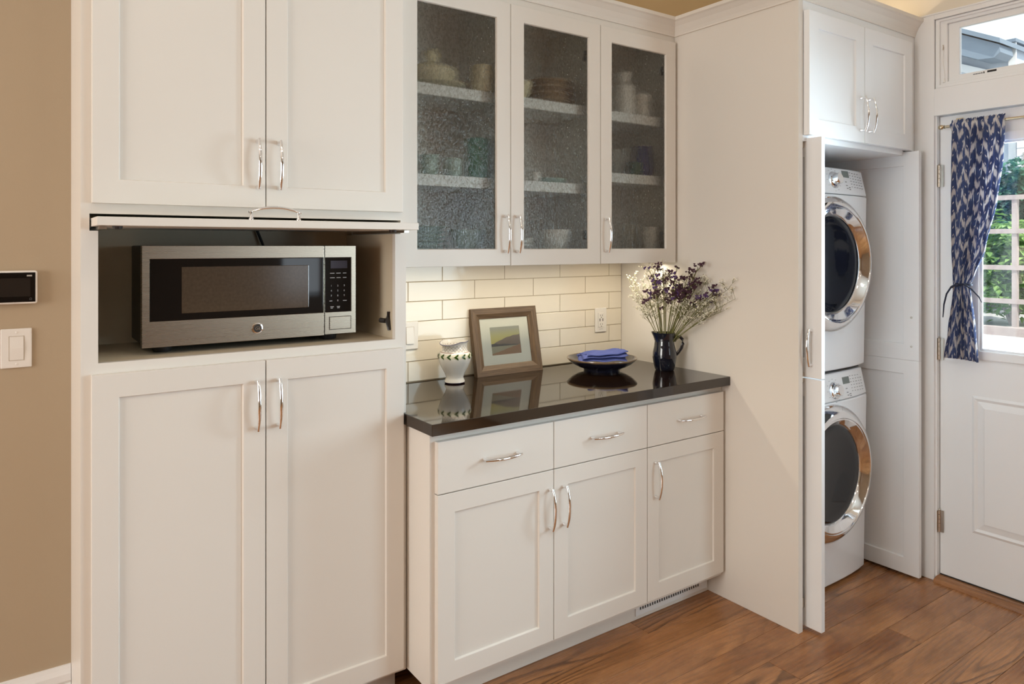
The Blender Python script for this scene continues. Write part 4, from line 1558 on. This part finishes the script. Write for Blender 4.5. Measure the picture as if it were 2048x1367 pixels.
for k in range(26):
    if k < 14:
        a = -0.150 + 0.155 * (k + rng.random()) / 14
        zt_ = 1.19 + 0.15 * rng.random() + (0.04 if a > -0.09 else -0.05 * rng.random())
        zt_ = min(zt_, 1.345)
    else:
        a = 0.07 + 0.180 * (k - 14 + rng.random()) / 12
        zt_ = 1.165 + 0.125 * rng.random()
    tip = tip_at(a, zt_, rng.uniform(-0.06, 0.08))
    base = MOUTH + RT_ * (a * 0.12) + FV * rng.uniform(-0.02, 0.02)
    base.z -= 0.04
    pth = arc(base, tip, 8, 0.006 if a < 0 else 0.016)
    m = MB()
    m.tube(pth, [0.0015 - 0.0001 * i for i in range(9)], 5)
    fl = MB()
    for j in range(11):
        u = rng.uniform(0.38, 1.0)
        i = min(7, int(u * 8))
        p = pth[i] + (pth[i + 1] - pth[i]) * (u * 8 - i)
        q = p + RT_ * rng.uniform(-0.035, 0.035) + FV * rng.uniform(-0.03, 0.03) + Vector((0, 0, rng.uniform(0.008, 0.045)))
        q.x = min(q.x, 2.403)
        m.tube([p, q], 0.0006, 3)
        for w in range(5):
            e = q + Vector((rng.uniform(-0.013, 0.013), rng.uniform(-0.013, 0.013), rng.uniform(-0.004, 0.015)))
            e.x = min(e.x, 2.406)
            m.tube([p + (q - p) * 0.7, e], 0.0004, 3, cap=False)
            fl.ico(e, rng.uniform(0.0018, 0.0036), 1)
    sp = m.build('sprig', STEMP if a < 0.02 else STEM, gy)
    fo = fl.build('blossoms', WHT, sp)
    fo['kind'] = 'stuff'

# ================================================================== crockery behind the glass
CREAM = plain('cream_glaze', (0.72, 0.64, 0.44), 0.2, var=0.05)
WHITEG = plain('white_glaze', (0.82, 0.80, 0.77), 0.18, var=0.03)
BROWNG = plain('tan_glaze', (0.42, 0.28, 0.16), 0.3, var=0.1)
GREENG = plain('green_glass', (0.10, 0.30, 0.20), 0.12, var=0.1)
BLUEG = plain('cobalt_glaze', (0.030, 0.025, 0.16), 0.12, var=0.2)
DGREEN = plain('bottle_green_glaze', (0.010, 0.055, 0.025), 0.15, var=0.2)
CLEARW = plain('pale_green_glass', (0.40, 0.50, 0.43), 0.12, var=0.1)


def pot(name, label, cat, prof, x, y, z, mat, handle=None, lid=None, group=None):
    t = thing(name, (x, y, z), label, cat, group)
    MB().lathe(prof, (x, y, z), 30).build('body', mat, t, smooth=True)
    if handle:
        r, z0, z1, ang = handle
        d = Vector((math.cos(ang), math.sin(ang), 0))
        pts = [Vector((x, y, z)) + d * (r + 0.028 * math.sin(math.pi * i / 8)) + Vector((0, 0, z1 + (z0 - z1) * i / 8)) for i in range(9)]
        MB().tube(pts, 0.005, 8).build('handle', mat, t, smooth=True)
    if lid:
        MB().lathe(lid, (x, y, z), 30).build('lid', mat, t, smooth=True)
    return t


def cup(r0, r1, h, w=0.004):
    return [(0, 0.0), (r0, 0.0), (r0 + 0.003, 0.004), (r0 * 0.4 + r1 * 0.6 + 0.002, h * 0.45), (r1, h), (r1 - w, h), (r0 * 0.5 + r1 * 0.5 - w, h * 0.4), (r0 - w, 0.008), (0, 0.008)]


def stack(r, h, n):
    p = [(0, 0)]
    for i in range(n):
        z = h * i / n
        p += [(r * 0.72, z), (r * 0.75, z + h / n * 0.35), (r, z + h / n * 0.85), (r * 0.985, z + h / n * 0.98)]
    p += [(r * 0.9, h), (r * 0.7, h - 0.02), (0, h - 0.03)]
    return p


T1, T2, T0 = 2.0152, 1.6972, 1.4322
pot('serving_plate', 'pale round serving plate under the lidded dish, top shelf behind glass', 'plate', [(0, 0), (0.075, 0), (0.13, 0.022), (0.132, 0.026), (0.075, 0.008), (0, 0.008)], 1.295, 2.368, T1, CREAM)
pot('lidded_dish', 'cream lidded dish with round knob on the top shelf behind glass', 'dish', [(0, 0), (0.07, 0), (0.098, 0.045), (0.102, 0.062), (0, 0.062)], 1.285, 2.368, T1 + 0.0085, CREAM,
    lid=[(0.102, 0.0625), (0.095, 0.074), (0.05, 0.088), (0.022, 0.093), (0.026, 0.108), (0.034, 0.125), (0.026, 0.142), (0, 0.147)])
pot('storage_jar', 'cream cylinder jar at the right end of the left cabinet top shelf', 'jar', [(0, 0), (0.043, 0), (0.046, 0.01), (0.046, 0.085), (0.042, 0.098), (0, 0.10)], 1.452, 2.262, T1, CREAM)
pot('bowl_stack', 'stack of tan bowls on the top shelf of the middle glass cabinet', 'bowls', stack(0.105, 0.105, 4), 1.838, 2.37, T1, BROWNG)
pot('small_bowl', 'cream bowl at the left end of the middle cabinet top shelf', 'bowl', cup(0.03, 0.055, 0.07), 1.640, 2.30, T1, CREAM)
pot('white_canister', 'tall white canister with lid on the top shelf of the right glass cabinet', 'canister', [(0, 0), (0.048, 0), (0.050, 0.01), (0.050, 0.115), (0, 0.115)], 2.200, 2.30, T1 - 0.004, WHITEG,
    lid=[(0.052, 0.1155), (0.050, 0.126), (0.03, 0.140), (0.020, 0.150), (0.030, 0.170), (0.036, 0.185), (0, 0.190)])
pot('sugar_bowl', 'white sugar bowl beside the tall white canister', 'bowl', [(0, 0), (0.03, 0), (0.042, 0.03), (0.040, 0.055), (0, 0.055)], 2.298, 2.29, T1 - 0.004, WHITEG,
    lid=[(0.040, 0.0555), (0.034, 0.068), (0.040, 0.080), (0.040, 0.100), (0.022, 0.112), (0, 0.115)])
pot('creamer_jug', 'small white creamer at the right of the top shelf', 'jug', [(0, 0), (0.028, 0), (0.036, 0.03), (0.030, 0.065), (0.034, 0.092), (0.030, 0.092), (0.026, 0.06), (0, 0.01)], 2.362, 2.335, T1 - 0.004, WHITEG, handle=(0.030, 0.02, 0.07, 1.57))
pot('green_tumbler', 'green glass tumbler on the middle shelf of the left glass cabinet', 'glass', cup(0.040, 0.046, 0.150), 1.452, 2.30, T2, GREENG)
pot('pale_goblet', 'pale glass goblet at the left of the middle shelf', 'glass', cup(0.030, 0.036, 0.085), 1.165, 2.32, T2, CLEARW)
pot('pale_tumbler', 'pale glass tumbler in the centre of the left middle shelf', 'glass', cup(0.028, 0.034, 0.075), 1.245, 2.30, T2, CLEARW)
pot('clear_glass_cup', 'pale glass cup next to the green tumbler', 'glass', cup(0.028, 0.033, 0.070), 1.345, 2.30, T2, CLEARW)
pot('white_cup', 'tiny white cup alone on the middle shelf of the centre cabinet', 'cup', cup(0.016, 0.021, 0.038), 1.700, 2.268, T2, WHITEG)
pot('glass_dish', 'low pale glass dish on the centre middle shelf', 'dish', cup(0.05, 0.07, 0.022), 1.815, 2.33, T2, CLEARW)
T2b = 1.7532
pot('grey_beaker', 'pale grey beaker on the middle shelf of the right cabinet', 'beaker', cup(0.030, 0.034, 0.115), 2.195, 2.345, T2b, plain('grey_glaze', (0.38, 0.37, 0.34), 0.25))
pot('dark_green_cup', 'dark green cup in front of the cobalt vase', 'cup', cup(0.028, 0.036, 0.055), 2.240, 2.268, T2b, DGREEN)
pot('cobalt_vase', 'cobalt blue vase on the middle shelf of the right cabinet', 'vase', [(0, 0), (0.040, 0), (0.046, 0.03), (0.044, 0.09), (0.038, 0.125), (0.042, 0.135), (0.036, 0.135), (0.034, 0.1), (0, 0.02)], 2.325, 2.31, T2b, BLUEG)
pot('green_plate_stack', 'stack of pale green plates at the bottom of the left glass cabinet', 'plates', stack(0.11, 0.085, 5), 1.235, 2.37, T0, plain('celadon', (0.33, 0.42, 0.33), 0.2))
pot('green_bowl', 'pale green bowl at the bottom right of the left glass cabinet', 'bowl', cup(0.035, 0.065, 0.075), 1.425, 2.34, T0, plain('celadon', (0.33, 0.42, 0.33), 0.2))
pot('white_bowl', 'white bowl at the bottom of the middle glass cabinet', 'bowl', cup(0.045, 0.078, 0.080), 1.828, 2.325, T0, WHITEG)
pot('white_saucer_stack', 'low stack of white saucers left of the white bowl', 'saucers', stack(0.06, 0.045, 3), 1.668, 2.33, T0, WHITEG)
pot('white_mug', 'white mug at the bottom right of the right glass cabinet', 'mug', cup(0.036, 0.046, 0.098), 2.345, 2.278, T0, WHITEG, handle=(0.042, 0.025, 0.08, 3.6))
pot('grey_mug', 'pale mug standing behind the white mug', 'mug', cup(0.038, 0.046, 0.110), 2.335, 2.42, T0, plain('oat_glaze', (0.62, 0.58, 0.50), 0.3))

# ================================================================== outside
GZ = 0.36


def mat_patio():
    t = NT('dappled_paving')
    v = t.obj()
    n = t.noise(v, 1.6, 4)
    c = t.mix(n, (0.34, 0.33, 0.34), (0.62, 0.60, 0.58))
    return t.end(t.principled(c, 0.8, 0, t.bump(t.noise(v, 40, 3), 0.3, 0.004)))


gr = struct(BX(4.3, 22, -6, 14, -0.3, GZ).build('ground', mat_patio()), 'paved raised yard outside')
struct(BX(3.43, 4.3, -6, 14, -0.3, -0.10).build('path', mat_patio()), 'paved path beside the house')
TIMB = plain('weathered_timber', (0.44, 0.36, 0.34), 0.8, var=0.25, vscale=6)
kerb = BX(9.9, 10.05, 0.5, 8, GZ, GZ + 0.10).build('garden_kerb', TIMB, None, org=(10, 4, GZ))
tag(kerb, 'low timber edging of the planting bed outside', 'edging')
tr = thing('garden_trellis', (10.4, 3.8, GZ), 'weathered timber trellis among the shrubs seen through the door glass', 'trellis')
for yy in (2.30, 3.03, 3.76, 4.49, 5.22):
    BX(10.37, 10.43, yy - 0.03, yy + 0.03, GZ, 2.06).build('post', TIMB, tr)
for zz in (0.75, 1.175, 1.635, 2.06):
    BX(10.355, 10.395, 1.6, 5.8, zz - 0.03, zz + 0.03).build('rail', TIMB, tr)
fn = thing('board_fence', (13.9, 4.5, GZ), 'dark vertical board fence behind the shrubs', 'fence')
DKB = plain('dark_fence_board', (0.13, 0.115, 0.11), 0.85, var=0.35, vscale=8)
for i in range(46):
    yy = 1.6 + i * 0.15
    BX(13.9 + (i % 2) * 0.012, 13.925 + (i % 2) * 0.012, yy, yy + 0.14, GZ, 2.25).build('board', DKB, fn, org=(13.9, yy, GZ))
for zz in (0.7, 1.9):
    BX(13.94, 14.0, 1.5, 8.6, zz, zz + 0.09).build('rail', DKB, fn)


def shrub(name, label, c, rx, ry, rz, n, ls, col, dens=0.75):
    t = thing(name, (c[0], c[1], GZ), label, 'shrub', 'shrubs beyond the paving')
    r = random.Random(hash(label) % 1000 if False else int(c[1] * 100))
    m = MB()
    for k in range(7):
        an = r.uniform(0, 6.28)
        e = (c[0] + rx * 0.6 * math.cos(an), c[1] + ry * 0.6 * math.sin(an), c[2] + rz * r.uniform(-0.3, 0.6))
        m.tube([(c[0], c[1], GZ), ((c[0] + e[0]) / 2 + 0.05, (c[1] + e[1]) / 2, (GZ + e[2]) / 2), e], [0.03, 0.018, 0.006], 5)
    m.build('branches', TIMB, t)
    vs, fs = [], []
    for k in range(n):
        u, th = r.uniform(-1, 1), r.uniform(0, 6.283)
        rad = r.uniform(dens, 1.0) * (1 + 0.22 * math.sin(5 * th + 3 * u) + 0.15 * math.sin(9 * u + th * 2))
        q = math.sqrt(1 - u * u) * rad
        p = Vector((c[0] + rx * q * math.cos(th), c[1] + ry * q * math.sin(th), c[2] + rz * u * rad))
        if p.z < GZ + 0.02:
            continue
        d = Vector((math.cos(th) + r.uniform(-.8, .8), math.sin(th) + r.uniform(-.8, .8), r.uniform(-0.7, 0.35))).normalized()
        s = d.cross(Vector((0, 0, 1)))
        if s.length < 0.1:
            continue
        s = s.normalized() * ls * r.uniform(0.22, 0.36)
        L = ls * r.uniform(0.7, 1.3)
        up = Vector((0, 0, 0.18 * L))
        b = len(vs)
        vs += [p, p + d * L * 0.5 + s + up, p + d * L, p + d * L * 0.5 - s + up]
        fs += [(b, b + 1, b + 2), (b, b + 2, b + 3)]
    me = bpy.data.meshes.new('foliage')
    me.from_pydata([v - Vector((c[0], c[1], GZ)) for v in vs], [], fs)
    me.materials.append(col)
    o = bpy.data.objects.new('foliage', me)
    COL.objects.link(o)
    o.parent = t
    o['kind'] = 'stuff'


def mat_leaf(name, a, b):
    t = NT(name)
    n = t.noise(t.obj(), 3.0, 3)
    c = t.mix(t.ramp(n, [(0.35, (0, 0, 0)), (0.65, (1, 1, 1))]), a, b)
    p = t.principled(c, 0.5)
    tl = t.n('ShaderNodeBsdfTranslucent')
    t.set(tl.inputs['Color'], c)
    ms = t.n('ShaderNodeMixShader')
    ms.inputs[0].default_value = 0.4
    t.set(ms.inputs[1], p)
    t.set(ms.inputs[2], tl.outputs[0])
    return t.end(ms.outputs[0])


LF1 = mat_leaf('bright_leaf', (0.13, 0.30, 0.07), (0.42, 0.60, 0.22))
LF2 = mat_leaf('mid_leaf', (0.06, 0.20, 0.07), (0.22, 0.42, 0.16))
LF3 = mat_leaf('blue_green_leaf', (0.05, 0.18, 0.12), (0.16, 0.36, 0.24))
shrub('garden_shrub', 'bright green arching shrub behind the trellis post', (11.35, 4.15, 1.15), 0.55, 0.50, 0.62, 5200, 0.13, LF1, 0.3)
shrub('garden_shrub', 'mid green shrub at the right of the trellis seen through the glass', (11.35, 2.75, 1.1), 0.55, 0.55, 0.6, 4200, 0.12, LF2, 0.3)
shrub('garden_shrub', 'tall blue green shrub above the trellis top rail', (12.95, 4.75, 2.1), 0.50, 0.75, 0.62, 6000, 0.15, LF3, 0.3)
shrub('garden_shrub', 'leafy green shrub at the far left behind the curtain edge', (11.35, 5.55, 1.4), 0.55, 0.55, 0.85, 4600, 0.12, LF1, 0.3)

nh = thing('neighbour_house', (16.5, 6.5, 0), 'pale blue-grey neighbouring house with a dark eave seen through the transom', 'house')
STUC = plain('pale_blue_stucco', (0.50, 0.55, 0.62), 0.9, var=0.06, vscale=4, bump=0.4, bscale=20)
EAVE = plain('slate_blue_eave', (0.19, 0.235, 0.29), 0.6, var=0.1, vscale=3)
SIDE = plain('white_siding', (0.80, 0.80, 0.80), 0.7, var=0.02)
BX(15.0, 19, 5.45, 12, 0, 5.14).build('wall', STUC, nh)
BX(14.96, 15.0, 5.40, 5.52, 0, 5.15).build('corner_board', SIDE, nh)
BX(14.9, 19.1, 5.38, 12, 5.14, 5.20).build('coping', EAVE, nh)
ev = MB()
ev.prism([(14.3, 12.0, 8.4), (14.3, 5.42, 5.00), (14.3, 5.40, 4.86), (14.3, 5.50, 4.78), (14.3, 5.75, 4.80), (14.3, 12.0, 7.9)], (0.55, 0, 0))
ev.build('eave', EAVE, nh)
ev = MB()
ev.prism([(14.22, 12.0, 8.52), (14.22, 5.38, 5.09), (14.22, 5.37, 5.00), (14.22, 12.0, 8.42)], (5, 0, 0))
ev.build('roof', EAVE, nh)
ev = MB()
ev.prism([(14.85, 12.0, 7.5), (14.85, 5.85, 4.72), (14.85, 5.85, 4.58), (14.85, 12.0, 7.2)], (0.15, 0, 0))
ev.build('soffit_board', SIDE, nh)
nb2 = thing('white_sided_house', (15.2, 4.0, 0), 'white lap-sided wall of another house above the shrubs', 'house')
BX(14.9, 15.3, 0.5, 5.35, 0, 3.95).build('wall', SIDE, nb2)
for i in range(14):
    BX(14.86, 14.9, 0.5, 5.35, 1.9 + i * 0.145, 1.9 + i * 0.145 + 0.135).build('siding_board', SIDE, nb2)
BX(14.84, 14.885, 4.95, 5.25, 2.82, 3.12).build('vent_box', plain('vent_grey', (0.45, 0.42, 0.40), 0.7), nb2)
